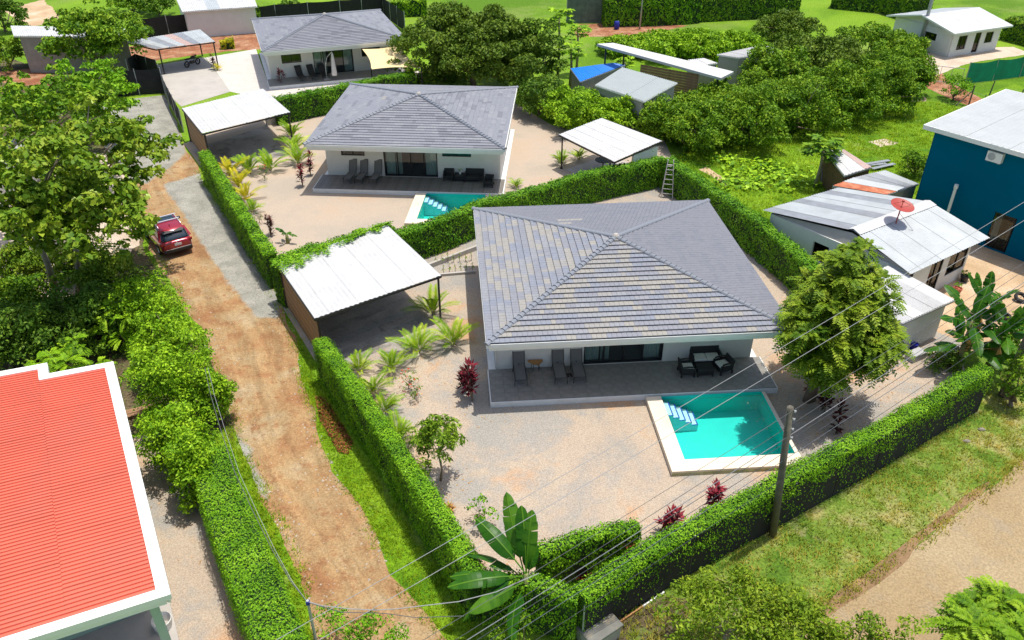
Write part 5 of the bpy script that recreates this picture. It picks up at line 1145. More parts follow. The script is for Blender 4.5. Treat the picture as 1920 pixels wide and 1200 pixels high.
ys = [(-1.80, .58, 1.475), (-1.72, .66, 1.53), (-1.5, .67, 1.605), (-1.0, .68, 1.655), (-.55, .68, 1.665)]
for y, w, z in ys: vs += [(-w, y, z - .05), (-w * .85, y, z), (0, y, z + .02), (w * .85, y, z), (w, y, z - .05)]
mb.add(vs, [(5 * i + j, 5 * i + j + 1, 5 * i + 6 + j, 5 * i + 5 + j) for i in range(len(ys) - 1) for j in range(4)]); rf = mb.build('roof', M['car_red'], car, smooth=True)
mb = MB(); vs = []
for y, w, z in ((-.53, .55, 1.665), (-.1, .55, 1.672), (.2, .54, 1.645)): vs += [(-w, y, z - .01), (0, y, z + .01), (w, y, z - .01)]
mb.add(vs, [(3 * i + j, 3 * i + j + 1, 3 * i + 4 + j, 3 * i + 3 + j) for i in range(2) for j in (0, 1)]); mb.build('sunroof', M['car_glass'], rf)
for s in (-1, 1):
    q = MB(); q.bar((s * .62, -.53, 1.65), (s * .62, .22, 1.625), .12, .02); q.bar((s * .655, .22, 1.60), (s * .80, 1.2, 1.07), .06, .03); q.bar((s * .70, -1.55, 1.56), (s * .87, -2.0, 1.09), .13, .04); q.bar((s * .69, -.45, 1.60), (s * .865, -.4, 1.06), .05, .03); q.build('pillar', M['car_red'], car)
    q = MB(); q.tube([(s * .64, -1.35, 1.65), (s * .64, -1.25, 1.70), (s * .64, 0.05, 1.70), (s * .64, .18, 1.64)], .022, 6); q.build('roof_rail', M['silver'], car)
    q = MB(); q.cham((s * 1.02, .78, 1.07), (.2, .1, .14), .02); q.box((s * .93, .8, 1.03), (.1, .05, .04)); q.build('mirror', M['car_dark'], car)
    q = MB(); q.box((s * .78, -2.13, .93), (.26, .12, .14), 0, Matrix.Rotation(-s * .35, 3, 'Z')); q.build('tail_lamp', M['lamp_red'], car, bevel=.02)
    for y in (-1.32, 1.35):
        w = MB(); w.lathe([(.20, -.1), (.33, -.1), (.345, -.05), (.345, .05), (.33, .1), (.20, .1)], (s * .84, y, .345), 20, Matrix.Rotation(math.pi / 2, 3, 'Y')); wo = w.build('wheel', M['rubber'], car, smooth=True)
        w = MB(); w.lathe([(0, .07), (.08, .085), (.2, .06), (.21, .1)], (s * .84, y, .345), 20, Matrix.Rotation(s * math.pi / 2, 3, 'Y')); w.build('rim', M['silver'], wo)
for y in (-.75, -.05): q = MB(); q.bar((-.74, y, 1.735), (.74, y, 1.735), .08, .03); q.build('cross_bar', M['silver'], car)
q = MB(); q.cham((0, -2.16, .47), (1.62, .22, .22), .05); q.build('bumper', M['car_dark'], car, bevel=.03)
q = MB(); q.bar((-.7, -2.285, .60), (.7, -2.285, .60), .015, .02); q.build('chrome_strip', M['silver'], car)
q = MB(); q.box((.05, -2.235, .80), (.40, .02, .13)); q.build('number_plate', M['plate'], car)
q = MB(); q.lathe([(0, .012), (.05, .01), (.055, 0)], (.0, -2.225, .93), 12, Matrix.Rotation(math.pi / 2, 3, 'X')); q.build('badge', M['silver'], car)
q = MB(); q.add([(-.6, -1.82, 1.49), (.6, -1.82, 1.49), (.56, -1.90, 1.455), (-.56, -1.90, 1.455), (-.6, -1.70, 1.545), (.6, -1.70, 1.545)], [(0, 1, 2, 3), (4, 5, 1, 0)]); q.build('spoiler', M['car_dark'], car)
q = MB(); q.tube([(0, -1.25, 1.66), (0, -1.42, 1.74)], .02, 6); q.build('antenna', M['car_dark'], car)

# ------------------------------------------------------------------ motorcycle
mc = thing('motorcycle', 'black motorcycle parked in the tin carport shade', 'motorcycle', G(362, 124), math.radians(60))
for x in (-.68, .68):
    q = MB(); n = 18; Mt = Matrix.Rotation(math.pi / 2, 3, 'X'); q.lathe([(.22, -.05), (.31, -.04), (.33, 0), (.31, .04), (.22, .05)], (x, 0, .33), n, Mt); q.lathe([(.02, -.06), (.05, 0), (.02, .06)], (x, 0, .33), 8, Mt)
    for a in range(5): q.bar((x, 0, .33), (x + .24 * math.cos(a * 1.257), 0, .33 + .24 * math.sin(a * 1.257)), .02)
    q.build('wheel', M['rubber'], mc)
q = MB(); q.tube([(-.68, 0, .33), (-.2, 0, .4), (.2, 0, .45), (.45, 0, .85)], .05, 6); q.tube([(.68, 0, .33), (.42, 0, 1.02)], .035, 6); q.box((.0, 0, .42), (.45, .24, .3)); q.build('frame', M['black_metal'], mc)
q = MB(); q.lathe([(0, -.26), (.11, -.2), (.15, 0), (.13, .18), (0, .26)], (.16, 0, .85), 10, Matrix.Rotation(math.pi / 2, 3, 'Y')); q.build('fuel_tank', M['car_dark'], mc, smooth=True)
q = MB(); q.cham((-.38, 0, .80), (.72, .24, .11), .03); q.build('seat', M['rubber'], mc); q = MB(); q.tube([(.38, -.36, 1.06), (.42, 0, 1.02), (.38, .36, 1.06)], .018, 6); q.lathe([(0, .08), (.09, .05), (.08, -.04), (0, -.06)], (.55, 0, .95), 10, Matrix.Rotation(math.pi / 2, 3, 'Y')); q.build('handlebar', M['black_metal'], mc)

# ------------------------------------------------------------------ step ladder in the hedge corner
ld = thing('step_ladder', 'pale aluminium step ladder standing in the hedge corner', 'ladder', G(1250, 372), -.2)
for nm, y0, y1 in (('front_rails', 0, .55), ('rear_rails', 1.15, .6)):
    q = MB()
    for s in (-1, 1): q.bar((s * .38, y0, 0), (s * .18, y1, 2.5), .05, .06)
    q.build(nm, M['ladder'], ld)
for k in range(7):
    f = (k + 1) / 8; q = MB(); q.bar((-.38 + .2 * f, .55 * f, 2.5 * f), (.38 - .2 * f, .55 * f, 2.5 * f), .07, .03); q.build('rung', M['ladder'], ld)
for k in range(4):
    f = (k + 1) / 5; q = MB(); q.bar((-.38 + .2 * f, 1.15 - .55 * f, 2.5 * f), (.38 - .2 * f, 1.15 - .55 * f, 2.5 * f), .04, .03); q.build('rung', M['ladder'], ld)

# ------------------------------------------------------------------ poles and cables
P0 = G(1450, 1003); P0 = Vector((P0.x, P0.y, 0)); wd = (HB['front'][-1] - HB['front'][0]); wd.z = 0; wd.normalize(); wn_ = Vector((-wd.y, wd.x, 0))
ptop = GV(1482, 764, P0, wn_)
up = thing('utility_pole', 'weathered wooden utility pole standing in front of the roadside hedge', 'utility pole', P0)
q = MB(); q.tube([(0, 0, -.2), (ptop - P0) * .5, ptop - P0], [.14, .125, .11], 10); q.build('shaft', M['pole_wood'], up, smooth=True)
for k, z in enumerate((.985, .93, .86, .80)): p = (ptop - P0) * z; q = MB(); q.lathe([(.02, -.05), (.05, -.03), (.035, 0), (.05, .03), (.02, .05)], tuple(p + Vector((.13, -.08, 0))), 8); q.build('insulator', M['grey_metal'], up)
p2 = G(1880, 742); up2 = thing('utility_pole', 'dark wooden pole at the right edge beyond the banana plants', 'utility pole', p2); q = MB(); q.tube([(0, 0, -.2), (.05, 0, 3.5), (.2, 0, 8)], [.2, .17, .13], 10); q.build('shaft', M['pole_wood'], up2, smooth=True)
p3 = G(1722, 92); h3 = 9.0; up3 = thing('utility_pole', 'pale concrete pole in front of the white cottage', 'utility pole', p3); q = MB(); q.tube([(0, 0, -.2), (.06, 0, h3)], [.2, .14], 10); q.build('shaft', M['grey_metal'], up3, smooth=True)
p4 = G(1199, 55); up4 = thing('utility_pole', 'thin pale pole beside the far hedge at the top', 'utility pole', p4); q = MB(); q.tube([(0, 0, -.2), (.15, 0, 7)], [.10, .07], 8); q.build('shaft', M['grey_metal'], up4, smooth=True)
WIRES = [((505, 1212), (1935, 376), .010, 'wire_pale', 'single pale cable crossing highest above the pool'), ((585, 1212), (1935, 410), .011, 'wire_pale', 'single pale cable crossing just below the highest one'),
 ((780, 1212), (1935, 488), .010, 'wire', 'dark cable running along the upper edge of the cable bundle'), ((840, 1212), (1935, 502), .011, 'wire', 'dark cable second from the top of the bundle'),
 ((862, 1212), (1935, 524), .016, 'wire_pale', 'thick pale twisted cable in the bundle'), ((880, 1212), (1935, 530), .012, 'wire', 'dark cable close under the thick pale one'),
 ((905, 1212), (1935, 548), .012, 'wire', 'dark cable low in the bundle'), ((930, 1212), (1935, 560), .012, 'wire_pale', 'pale cable second lowest in the bundle'), ((990, 1212), (1935, 590), .011, 'wire', 'lowest dark cable of the bundle')]
for k, (a, b, r, m, lb) in enumerate(WIRES):
    A, B = GV(*a, P0 - wn_ * (.0 + .06 * (k % 3)), wn_), GV(*b, P0 - wn_ * (.0 + .06 * (k % 3)), wn_); d = B - A; A = A - d * .5; B = B + d * .35; n = 40; sag = .010 * (B - A).length
    pts = [A.lerp(B, i / n) - Vector((0, 0, sag * 4 * (i / n) * (1 - i / n) - sag * .93)) for i in range(n + 1)]
    q = MB(); q.tube(pts, r * .8, 5); tag(q.build('overhead_cable', M[m], None), lb, 'cable', 'overhead cables along the road')
pc_ = G(577, 1128, 3.0); po = thing('cable_post', 'short grey metal post carrying a cable over the left hedge', 'post', (pc_.x, pc_.y, 0)); q = MB(); q.tube([(0, 0, -.1), (0, 0, 3.05)], .045, 8); q.build('shaft', M['grey_metal'], po); q = MB(); q.box((0, 0, 2.95), (.1, .1, .14)); q.build('bracket', M['plastic_blue'], po)
def cable(px, z, r, m, label): q = MB(); q.tube([G(u, v, z if not isinstance(z, (list, tuple)) else z[i]) for i, (u, v) in enumerate(px)], r, 5); return tag(q.build('service_cable', M[m], None), label, 'cable')
cable([(384, 690), (395, 740), (412, 800), (440, 885), (475, 960), (510, 1030), (545, 1090), (574, 1126)], 3.0, .013, 'wire', 'grey cable hanging along the left hedge')
cable([(390, 690), (403, 745), (420, 800), (448, 885), (482, 960), (515, 1030), (548, 1090), (575, 1127)], 3.03, .008, 'wire_pale', 'thin pale cable beside the grey one along the left hedge')
cable([(577, 1128), (605, 1136), (660, 1142), (705, 1144), (740, 1142), (800, 1135), (860, 1128), (930, 1110), (1010, 1075)], 3.0, .014, 'wire_pale', 'pale twisted cable crossing over the lane')
cable([(577, 1130), (640, 1148), (720, 1150), (780, 1158), (870, 1155)], 2.9, .012, 'wire', 'thin dark cable sagging across the lane under the pale one')

# ------------------------------------------------------------------ small things around
bx = thing('concrete_box', 'square concrete box with mossy dark lid at the hedge foot', 'concrete box', G(1120, 1195), .62); q = MB(); q.cham((0, 0, .3), (1.15, .85, .6), .03); q.build('base', M['concrete'], bx); q = MB(); q.cham((0, 0, .63), (1.3, .95, .07), .02); q.build('lid', M['lid'], bx)
q = MB(); a_, b_ = G(1158, 1172), G(1205, 1140); q.bar((0, 0, .06), (b_ - a_) + Vector((0, 0, .06)), .05, .12); tag(q.build('edging_board', M['wood_table'], None, a_), 'orange edging board on the ground beside the concrete box', 'board')
q = MB(); a_, b_ = G(1200, 1142), G(1245, 1112); q.bar((0, 0, .04), (b_ - a_) + Vector((0, 0, .04)), .05, .08); tag(q.build('edging_board', M['fascia'], None, a_), 'white edging strip at the foot of the roadside hedge', 'board')
rg = random.Random(3)
for k, (u, v) in enumerate(((1812, 828), (1840, 806), (1722, 815))):
    q = MB(); q.lathe([(0, .10), (.07, .09), (.12, .04), (.10, 0)], (0, 0, 0), 8, Matrix.Diagonal((1.4, .8, 1)).to_3x3() @ Matrix.Rotation(.3 * k, 3, 'Z')); tag(q.build('stone', M['pale_stone'] if k < 2 else M['mulch_dark'], None, G(u, v)), ('pale stone lying in the roadside grass', 'smaller pale stone near the mid roadside grass', 'dark stump at the foot of the roadside hedge')[k], 'stone')
def pot(u, v, s, label, mat='terracotta', plant='leaf_mid', seed=1):
    t = thing('potted_plant', label, 'potted plant', G(u, v)); q = MB(); q.lathe([(0, .01), (.16 * s, .01), (.23 * s, .36 * s), (.25 * s, .36 * s), (.25 * s, .40 * s), (.20 * s, .40 * s), (.19 * s, .34 * s), (0, .34 * s)], (0, 0, 0), 12); q.build('pot', M[mat], t)
    b = Bag(); clump_leaves(b, rngf(seed), [(np.array([0, 0, .55 * s]), .3 * s)], 60, .16 * s); link('foliage', b.mesh('pot plant', M[plant]), t); return t
pot(1898, 470, 1.2, 'terracotta pot with green plant by the blue house'); pot(1792, 552, 1.0, 'terracotta pot on the ground by the zinc house corner', seed=2); pot(1806, 528, 1.0, 'dark pot with leafy plant against the zinc house wall', 'black_metal', seed=3); pot(1872, 466, 1.1, 'dark pot with drooping plant beside the hanging cloth', 'black_metal', 'leaf_dark', 4)
tp_ = thing('potted_plant', 'small green potted plant on the rattan table', 'potted plant', loc2w(VB, RB, 3.35, -4.45, .304 + .45)); q = MB(); q.lathe([(0, .0), (.07, 0), (.1, .14), (.07, .14), (0, .13)], (0, 0, .002), 10); q.build('pot', M['white'], tp_); b = Bag(); clump_leaves(b, rngf(8), [(np.array([0, 0, .3]), .2)], 60, .12); link('foliage', b.mesh('small plant', M['leaf_mid']), tp_)
for k, (u, v, w, h, lb) in enumerate(((1855, 462, .55, 1.5, 'white towel hanging on the line by the blue house'), (1886, 462, .75, .9, 'square white cloth hanging by the blue house'))):
    p = G(u, v); q = MB(); vs = []
    for i in range(7):
        x = -w / 2 + w * i / 6; y = .04 * math.sin(i * 1.9); vs += [(x, y, .5), (x, y * .5, .5 + h * .5), (x, 0, .5 + h)]
    q.add(vs, [(3 * i + j, 3 * i + 3 + j, 3 * i + 4 + j, 3 * i + 1 + j) for i in range(6) for j in (0, 1)]); tag(q.build('hanging_cloth', M['cloth_white'], None, p, .4), lb, 'cloth')
p = GV(1794, 346, b0 - bn * .5, bn); q = MB(); q.tube([(0, 0, 0), (0, 0, p.z - .25)], .09, 8); q.tube([(0, 0, p.z - .25), (0, 0, p.z)], .12, 8); p.z = 0; tag(q.build('vent_pipe', M['fascia'], None, p), 'white vent pipe standing in front of the blue wall', 'pipe')
q = MB(); p = G(1897, 472); q.tube([(0, 0, 0), (0, 0, 3.6)], .06, 8); tag(q.build('porch_post', M['grey_metal'], None, p + Vector((-.25, .3, 0))), 'pale grey porch post of the blue house', 'post')
q = MB(); q.lathe([(0, .01), (.14, .01), (.18, .34), (.19, .35), (.16, .34), (0, .3)], (0, 0, 0), 14); tag(q.build('bucket', M['plastic_blue'], None, G(1712, 655)), 'blue plastic bucket by the lean-to wall', 'bucket')
q = MB(); q.cham((0, 0, .2), (.9, .5, .4), .03); tag(q.build('crate', M['zinc_pale'], None, G(1715, 672), .5), 'grey crate by the lean-to wall', 'crate')
bb = thing('timber_pile', 'small stack of weathered planks beside the red roofed house', 'timber', G(250, 778), .3)
for k in range(5): q = MB(); q.box((0, (k % 3) * .24 - .2, .05 + .09 * (k // 3)), (1.4, .2, .07), .04 * k); q.build('plank', M['timber'], bb)
brl = tag(MB().lathe([(0, .02), (.28, .02), (.30, .4), (.28, .85), (.25, .88), (0, .86)], (0, 0, 0), 16).build('barrel', M['plastic_blue'], None, G(1156, 55), smooth=True), 'blue barrel beside the dirt track at the top', 'barrel')

for k, (u, v, lb) in enumerate(((1882, 596, 'black tyre lying in the dirt yard at the right edge'), (1912, 560, 'black tyre leaning farther back at the right edge'))):
    q = MB(); q.lathe([(.2, 0), (.3, .0), (.34, .05), (.34, .13), (.3, .18), (.2, .18), (.2, 0)], (0, 0, .02), 20, Matrix.Rotation(.5 * k, 3, 'X')); tag(q.build('tyre', M['rubber'], None, G(u, v, .02 + .1 * k)), lb, 'tyre')

# ------------------------------------------------------------------ hedges
hedge('long clipped lime green hedge between the lane and the nearest villa yard', HB['laneA'], .68, 2.3, 21, dens=560, size=.08, wob=.06)
hedge('clipped green hedge between the lane and the middle villa yard', HB['laneB'], .75, 2.1, 22, dens=240, size=.12, wob=.06)
hedge('climbing hedge spilling over the back edge of the nearest carport roof', HB['div1'], .85, 2.6, 23, dens=240, size=.13, wob=.12)
hedge('ivy-covered hedge between the nearest and middle villa yards', HB['div2'], .7, 2.05, 24, 'leaf_ivy', dens=260, size=.13, wob=.08, hang=.8)
hedge('ivy-covered hedge on the right side of the nearest villa yard', HB['right'], .8, 2.1, 25, 'leaf_ivy', dens=240, size=.13, wob=.08, hang=.8)
hedge('low roadside hedge growing over a black mesh fence', HB['front'], .7, 2.2, 26, dens=430, size=.08, side_frac=(.38, .9), thin=.2, wob=.1, fence=(.32, 1.95, 'mesh_black'))
hedge('thinning vine-covered hedge stub behind the banana plant', HB['frontret'], .55, 2.25, 27, dens=300, size=.09, side_frac=(.7, .8), thin=.45, h2=1.9, wob=.08)
hedge('vine-draped fence corner below the banana plant', [G(905, 1075, 2.3), G(985, 1080, 2.3), G(1085, 1112, 2.2)], .6, 2.2, 28, dens=300, size=.09, side_frac=(1, 1), wob=.1, hang=1.0)
hedge('broad grassy hedge between the lane and the red roofed house', HB['left'], 1.5, 1.9, 29, dens=430, size=.08, wob=.07)
hedge('clipped hedge between the middle and farthest villas', HB['bc'], .8, 2.1, 30, 'leaf_ivy', dens=150, size=.17, wob=.06, hang=.6)
def fh(label, px, w, h, seed, mat='leaf_hedge', dens=60, size=.28): return hedge(label, [G(*p) for p in px], w, h, seed, mat, dens, size, wob=.15)
fh('tall clipped hedge along the track at the top', [(1130, 47), (1230, 45), (1305, 40)], 2.0, 3.2, 31)
fh('darker clipped hedge continuing at the top right of the track', [(1306, 38), (1400, 33), (1490, 30)], 2.0, 3.0, 32, 'leaf_mid')
fh('dark hedge line bordering the far green field', [(1560, 12), (1660, 22), (1725, 42)], 2.5, 2.5, 33, 'leaf_mid')
fh('dark hedge behind the white cottage at the right edge', [(1885, 72), (1960, 92)], 2.0, 2.2, 34, 'leaf_mid')
fh('creeper on the top of the black cloth fence', [(415, 58), (490, 50)], .7, 2.4, 35, 'leaf_mid')
fh('bright green creeper behind the black fence corner', [(735, 30), (800, 28)], 1.6, 1.8, 36, 'leaf_lime')
# vines trailing forward over the back edge of the carport roof
rg = rngf(300); bag = Bag(); A_, B_ = np.array(G(519, 494, 2.66)), np.array(G(726, 422, 2.66)); E_ = np.array(G(590, 597, 2.74)) - A_; E_ = E_ / np.linalg.norm(E_)
for k in range(46):
    t_ = rg.random(); reach = (.15 + 1.1 * rg.random() ** 2) * (1.25 - .8 * t_); m = int(30 + 60 * reach); u_ = rg.random(m) ** 1.3; P_ = A_ + (B_ - A_) * (t_ + rg.normal(size=m) * .012 * (1 + 2 * (1 - u_)))[:, None] + E_ * (u_ * reach)[:, None] + np.array([0, 0, .06]) + np.abs(rg.normal(size=(m, 1))) * np.array([0, 0, .07])
    bag.add(leafquads(P_, np.array([0, 0, 1.]) + rg.normal(size=(m, 3)) * .35, .12 * rg.uniform(.6, 1.3, m), .6, rg, None, .1))
hv = [o for o in COL.objects if o.get('label', '').startswith('climbing hedge spilling')][0]; vm = link('trailing_vine', bag.mesh('trailing vine', M['leaf_hedge']), hv); vm.location = -hv.location

# ------------------------------------------------------------------ trees and shrubs (surveyed base, top and width)
def depth_of(p): return p.y * cp - (p.z - CAM_H) * sp_
def tpx(name, label, b, tv, w, mat, seed, cat='shrub', rzf=None, **k):
    p = G(*b); h = max(.6, HT(b[0], b[1], tv)); r = w / 2 * depth_of(p + Vector((0, 0, h * .6))) / FPX; rz = (rzf if rzf else .46) * h
    # the far rim of a round crown shows above its top: pull the height in a little
    h2 = max(h * .62, h - r * .45); rz = min(rz, h2 * .5) if rzf is None else rzf * h2
    kk = dict(n=60, per=60, size=.16, rad=(.3 * r ** .5, .55 * r ** .5), trunk_r=.05 + .02 * h2, cz=h2 - rz, low=-.75); kk.update(k)
    return tree(name, label, cat, (p.x, p.y, 0), h2, (r * .84, r * .84, rz), M[mat], seed, **kk)
S = 'bushes behind the middle villa'
row = [((1350, 225), 140, 130, 'leaf_mid', 'bush hiding the right end of the open shed'), ((1290, 240), 165, 110, 'leaf_mid', 'bush below the slatted timber wall'), ((1430, 205), 110, 140, 'leaf_mid', 'bush below the far house'), ((1080, 252), 150, 150, 'leaf_lime', 'bright bush at the left end of the thicket behind the pavilion'), ((1150, 262), 178, 90, 'leaf_lime', 'bright bush just behind the pavilion roof'), ((1240, 272), 178, 120, 'leaf_mid', 'bush right of the pavilion roof at the thicket edge'),
 ((1310, 292), 165, 150, 'leaf_mid', 'large bush at the lawn edge, nearest of the thicket'), ((1395, 282), 140, 165, 'leaf_mid', 'rounded dark bush in the middle of the thicket edge'), ((1480, 262), 125, 170, 'leaf_mid', 'big bush above the papaya tree at the thicket edge'), ((1570, 240), 90, 170, 'leaf_mid', 'tall bush right of centre in the thicket'), ((1650, 215), 75, 160, 'leaf_mid', 'bush near the right end of the thicket'), ((1700, 192), 85, 90, 'leaf_mid', 'last bush at the right end of the thicket by the track')]
for k, (b, tv, w, m, lb) in enumerate(row): tpx('thicket_bush', lb, (b[0], b[1] - 14), tv - 8, w, m, 40 + k, n=120, per=55, size=.24, group=S, rzf=.5, inner=.55, low=-1.0)
row = [((1170, 100), 58, 110, 'bush left of the long open shed roof'), ((1240, 105), 48, 130, 'bush behind the long open shed roof'), ((1310, 108), 42, 130, 'bright bush behind the right half of the open shed'), ((1380, 98), 42, 100, 'bush beside the far house roof')]
for k, (b, tv, w, lb) in enumerate(row): tpx('thicket_bush', lb, b, tv, w, 'leaf_lime', 55 + k, n=80, per=36, size=.34, group='bushes behind the open shed', rzf=.5, inner=.5)
row = [((1450, 185), 60, 150, 'leaf_mid', 'broad tree left of the cottage trees'), ((1530, 165), 15, 190, 'leaf_olive', 'tall reddish-tipped tree over the thicket'), ((1610, 140), 10, 170, 'leaf_mid', 'tree crown nearest the white cottage'), ((1470, 70), 0, 120, 'leaf_olive', 'small tree at the top edge of the thicket'), ((1690, 100), 45, 100, 'leaf_mid', 'low tree left of the concrete pole')]
for k, (b, tv, w, m, lb) in enumerate(row): tpx('thicket_tree', lb, b, tv, w, m, 62 + k, 'tree', n=100, per=46, size=.3, inner=.4)
# the big dark tree by the farthest villa and its neighbours
tpx('mango_tree', 'large dense olive green tree beside the farthest villa', (886, 168), -55, 280, 'leaf_olive', 70, 'tree', n=190, per=70, size=.3, rzf=.46, inner=.45, trunk_r=.3)
tpx('mango_tree', 'second dense dark tree right of the large olive tree', (985, 165), 10, 150, 'leaf_dark', 71, 'tree', n=100, per=60, size=.3, rzf=.48, inner=.45)
tpx('thicket_tree', 'dark leafy tree against the corner of the middle villa yard', (1010, 215), 120, 110, 'leaf_dark', 72, 'tree', n=80, per=55, size=.24, rzf=.5, inner=.45)
tpx('thicket_bush', 'shadowy bush at the foot of the large olive tree', (820, 168), 110, 130, 'leaf_dark', 73, n=70, per=50, size=.24, inner=.5)
def papaya(label, b, tv, seed, mat='leaf_mid', lw=1.0):
    p = G(*b); h = HT(b[0], b[1], tv); rg = rngf(seed); t = thing('papaya_tree', label, 'tree', p); q = MB(); q.tube([(0, 0, -.1), (.1, 0, h * .5), (.0, 0, h * .9)], [.14, .11, .08], 8); q.build('trunk', M['bark_pale'], t, smooth=True); bag = Bag()
    for k in range(26):
        a = k * 2.4; el = rg.uniform(-.5, 1.1); d = np.array([math.cos(a) * math.cos(el), math.sin(a) * math.cos(el), math.sin(el)]); c = np.array([0, 0, h * .88]) + d * lw * rg.uniform(.6, 1.1)
        bag.add(MBq(np.array([[0, 0, h * .88], (c + [0, 0, h * .88]) / 2 + [0, 0, .08], c]), .012)); m = 9; aa = np.linspace(-2.4, 2.4, m) + a; D = np.stack([np.cos(aa), np.sin(aa), np.full(m, -.35)], 1); bag.add(leafquads(c + D * lw * .26, np.tile([0, 0, 1.], (m, 1)) + rg.normal(size=(m, 3)) * .25, lw * .52, .42, rg, D, .05, np.clip(rg.random() * .6 + .4 * rg.random(m), 0, 1)))
    link('crown', bag.mesh('papaya leaves', M[mat]), t); return t
papaya('papaya tree standing over the small white tin shed', (1528, 350), 268, 75, 'leaf_mid', 1.15)
papaya('tall papaya tree right of the olive tree', (1045, 150), 20, 76, 'leaf_lime', 1.2); papaya('shorter papaya tree by the dirt track', (1080, 140), 48, 77, 'leaf_lime', 1.0); papaya('low papaya behind the blue tarpaulin', (1168, 165), 112, 78, 'leaf_lime', .8); papaya('middle papaya left of the blue tarpaulin', (1068, 165), 85, 79, 'leaf_lime', 1.1)
tpx('young_tree', 'young pale green tree beside the green cloth fence', (1785, 188), 124, 66, 'leaf_hedge', 80, 'tree', n=26, per=34, size=.22)
tpx('thicket_bush', 'grassy bush against the blue house corner', (1712, 330), 278, 62, 'leaf_mid', 81, n=40, per=60, size=.18)
# top-left trees and bushes
tpx('broadleaf_tree', 'tall light green tree in front of the concrete block house', (195, 150), -30, 200, 'leaf_mid', 82, 'tree', n=90, per=34, size=.34, aspect=.6, rzf=.4, trunk_r=.14)
tpx('thicket_bush', 'bush at the corner of the far lane end', (210, 180), 95, 95, 'leaf_mid', 83, n=45, per=50, size=.24)
tpx('thicket_bush', 'bush in front of the block house left corner', (22, 130), 55, 80, 'leaf_mid', 84, n=45, per=45, size=.26)
tpx('mango_tree', 'dark tree at the top left corner', (10, 60), -30, 90, 'leaf_dark', 85, 'tree', n=50, per=40, size=.34)
tpx('thicket_bush', 'dark round bush in the field at the top', (543, 20), -8, 45, 'leaf_dark', 86, n=30, per=36, size=.34)
tpx('mango_tree', 'dark tree behind the black fence at the top left', (300, 30), -30, 70, 'leaf_dark', 87, 'tree', n=40, per=36, size=.34)
tpx('mango_tree', 'dark tree between block house and broken white roof', (250, 25), -35, 90, 'leaf_mid', 187, 'tree', n=40, per=36, size=.34)
# left woodland: big-leaved trees along the lane
def teak(label, b, crown_px, zc, r3, seed, n=46, per=30, size=.36, mat='leaf_teak', tr=.15):
    p = G(*b); c = G(crown_px[0], crown_px[1], zc); return tree('teak_tree', label, 'tree', (p.x, p.y, 0), zc + r3[2], r3, M[mat], seed, n, per, size, .62, (.35, .8), tr, zc, -.7, .5, (c.x - p.x, c.y - p.y), 'bark_pale', 'big leaved trees left of the lane', 1, .25, 16, .6)
teak('big leaved tree overhanging the parked red car', (150, 548), (165, 395), 6.2, (2.9, 2.8, 2.3), 90, 110, 36)
teak('big leaved tree with crooked pale trunk at the left edge', (108, 552), (40, 390), 7.0, (3.4, 3.2, 2.6), 91, 100, 34)
teak('big leaved tree reaching over the gravel lane', (160, 470), (185, 285), 7.0, (3.8, 3.4, 2.4), 92, 105, 34)
teak('lighter big leaved tree near the far bend of the lane', (80, 330), (90, 215), 5.0, (4.5, 4.0, 2.6), 93, 120, 34, mat='leaf_mid')
teak('pale green leafy tree left of the far lane end', (150, 260), (165, 185), 3.6, (3.6, 3.4, 2.2), 94, 110, 36, .30, 'leaf_hedge')
teak('big leaved tree at the far left edge above the pale yard', (-10, 400), (-10, 290), 6.0, (3.5, 3.5, 2.5), 95, 54, 28)
tpx('thicket_bush', 'light green low bush by the left edge of the far yard', (60, 215), 150, 120, 'leaf_hedge', 96, n=50, per=50, size=.26)
row = [((225, 575), 455, 130, 'leaf_teak', 'leafy bush below the parked red car'), ((60, 520), 440, 120, 'leaf_teak', 'leafy bush between the crooked trunk and the left edge'), ((165, 520), 430, 110, 'leaf_teak', 'leafy bush behind the pale trunks'), ((20, 690), 540, 190, 'leaf_dark', 'dark understory bush at the left edge above the red roof'), ((110, 660), 540, 170, 'leaf_dark', 'dark understory bush behind the red roof notch'), ((200, 640), 520, 150, 'leaf_dark', 'dark bush between trunks and lime shrubs'), ((60, 590), 500, 140, 'leaf_mid', 'leafy bush at the foot of the crooked trunks')]
for k, (b, tv, w, m, lb) in enumerate(row): tpx('understory_bush', lb, b, tv, w, m, 100 + k, n=80, per=60, size=.20, group='dark bushes under the left trees', inner=.4)
row = [((300, 640), 505, 130, 'topmost bright lime shrub beside the lane, just below the car'), ((330, 700), 560, 140, 'second bright lime shrub down the lane side'), ((345, 790), 625, 150, 'large bright lime shrub beside the red roof edge'), ((350, 880), 740, 130, 'lime shrub above the head of the grassy hedge'), ((375, 940), 800, 100, 'lowest lime shrub casting shade on the gravel path'), ((255, 610), 520, 80, 'narrow lime shrub leaning towards the dark bushes'), ((415, 790), 690, 60, 'small lime shrub growing at the lane edge')]
for k, (b, tv, w, lb) in enumerate(row): tpx('lime_shrub', lb, b, tv, w, 'leaf_lime', 110 + k, n=100, per=85, size=.15, group='lime shrubs along the lane', rzf=.5, inner=.4)
feather_tree('fern_shrub', 'feathery yellow-green shrub behind the notch of the red roof', G(150, 735), 2.6, (1.5, 1.3, 1.2), M['leaf_lime'], 120, 26, 10, .55, .05, cat='shrub', pairs=9, ll=.16)
feather_tree('fern_shrub', 'smaller feathery shrub between dark bushes and lime shrubs', G(235, 650), 2.4, (1.0, .9, 1.0), M['leaf_lime'], 121, 16, 9, .5, .05, cat='shrub', pairs=9, ll=.16)
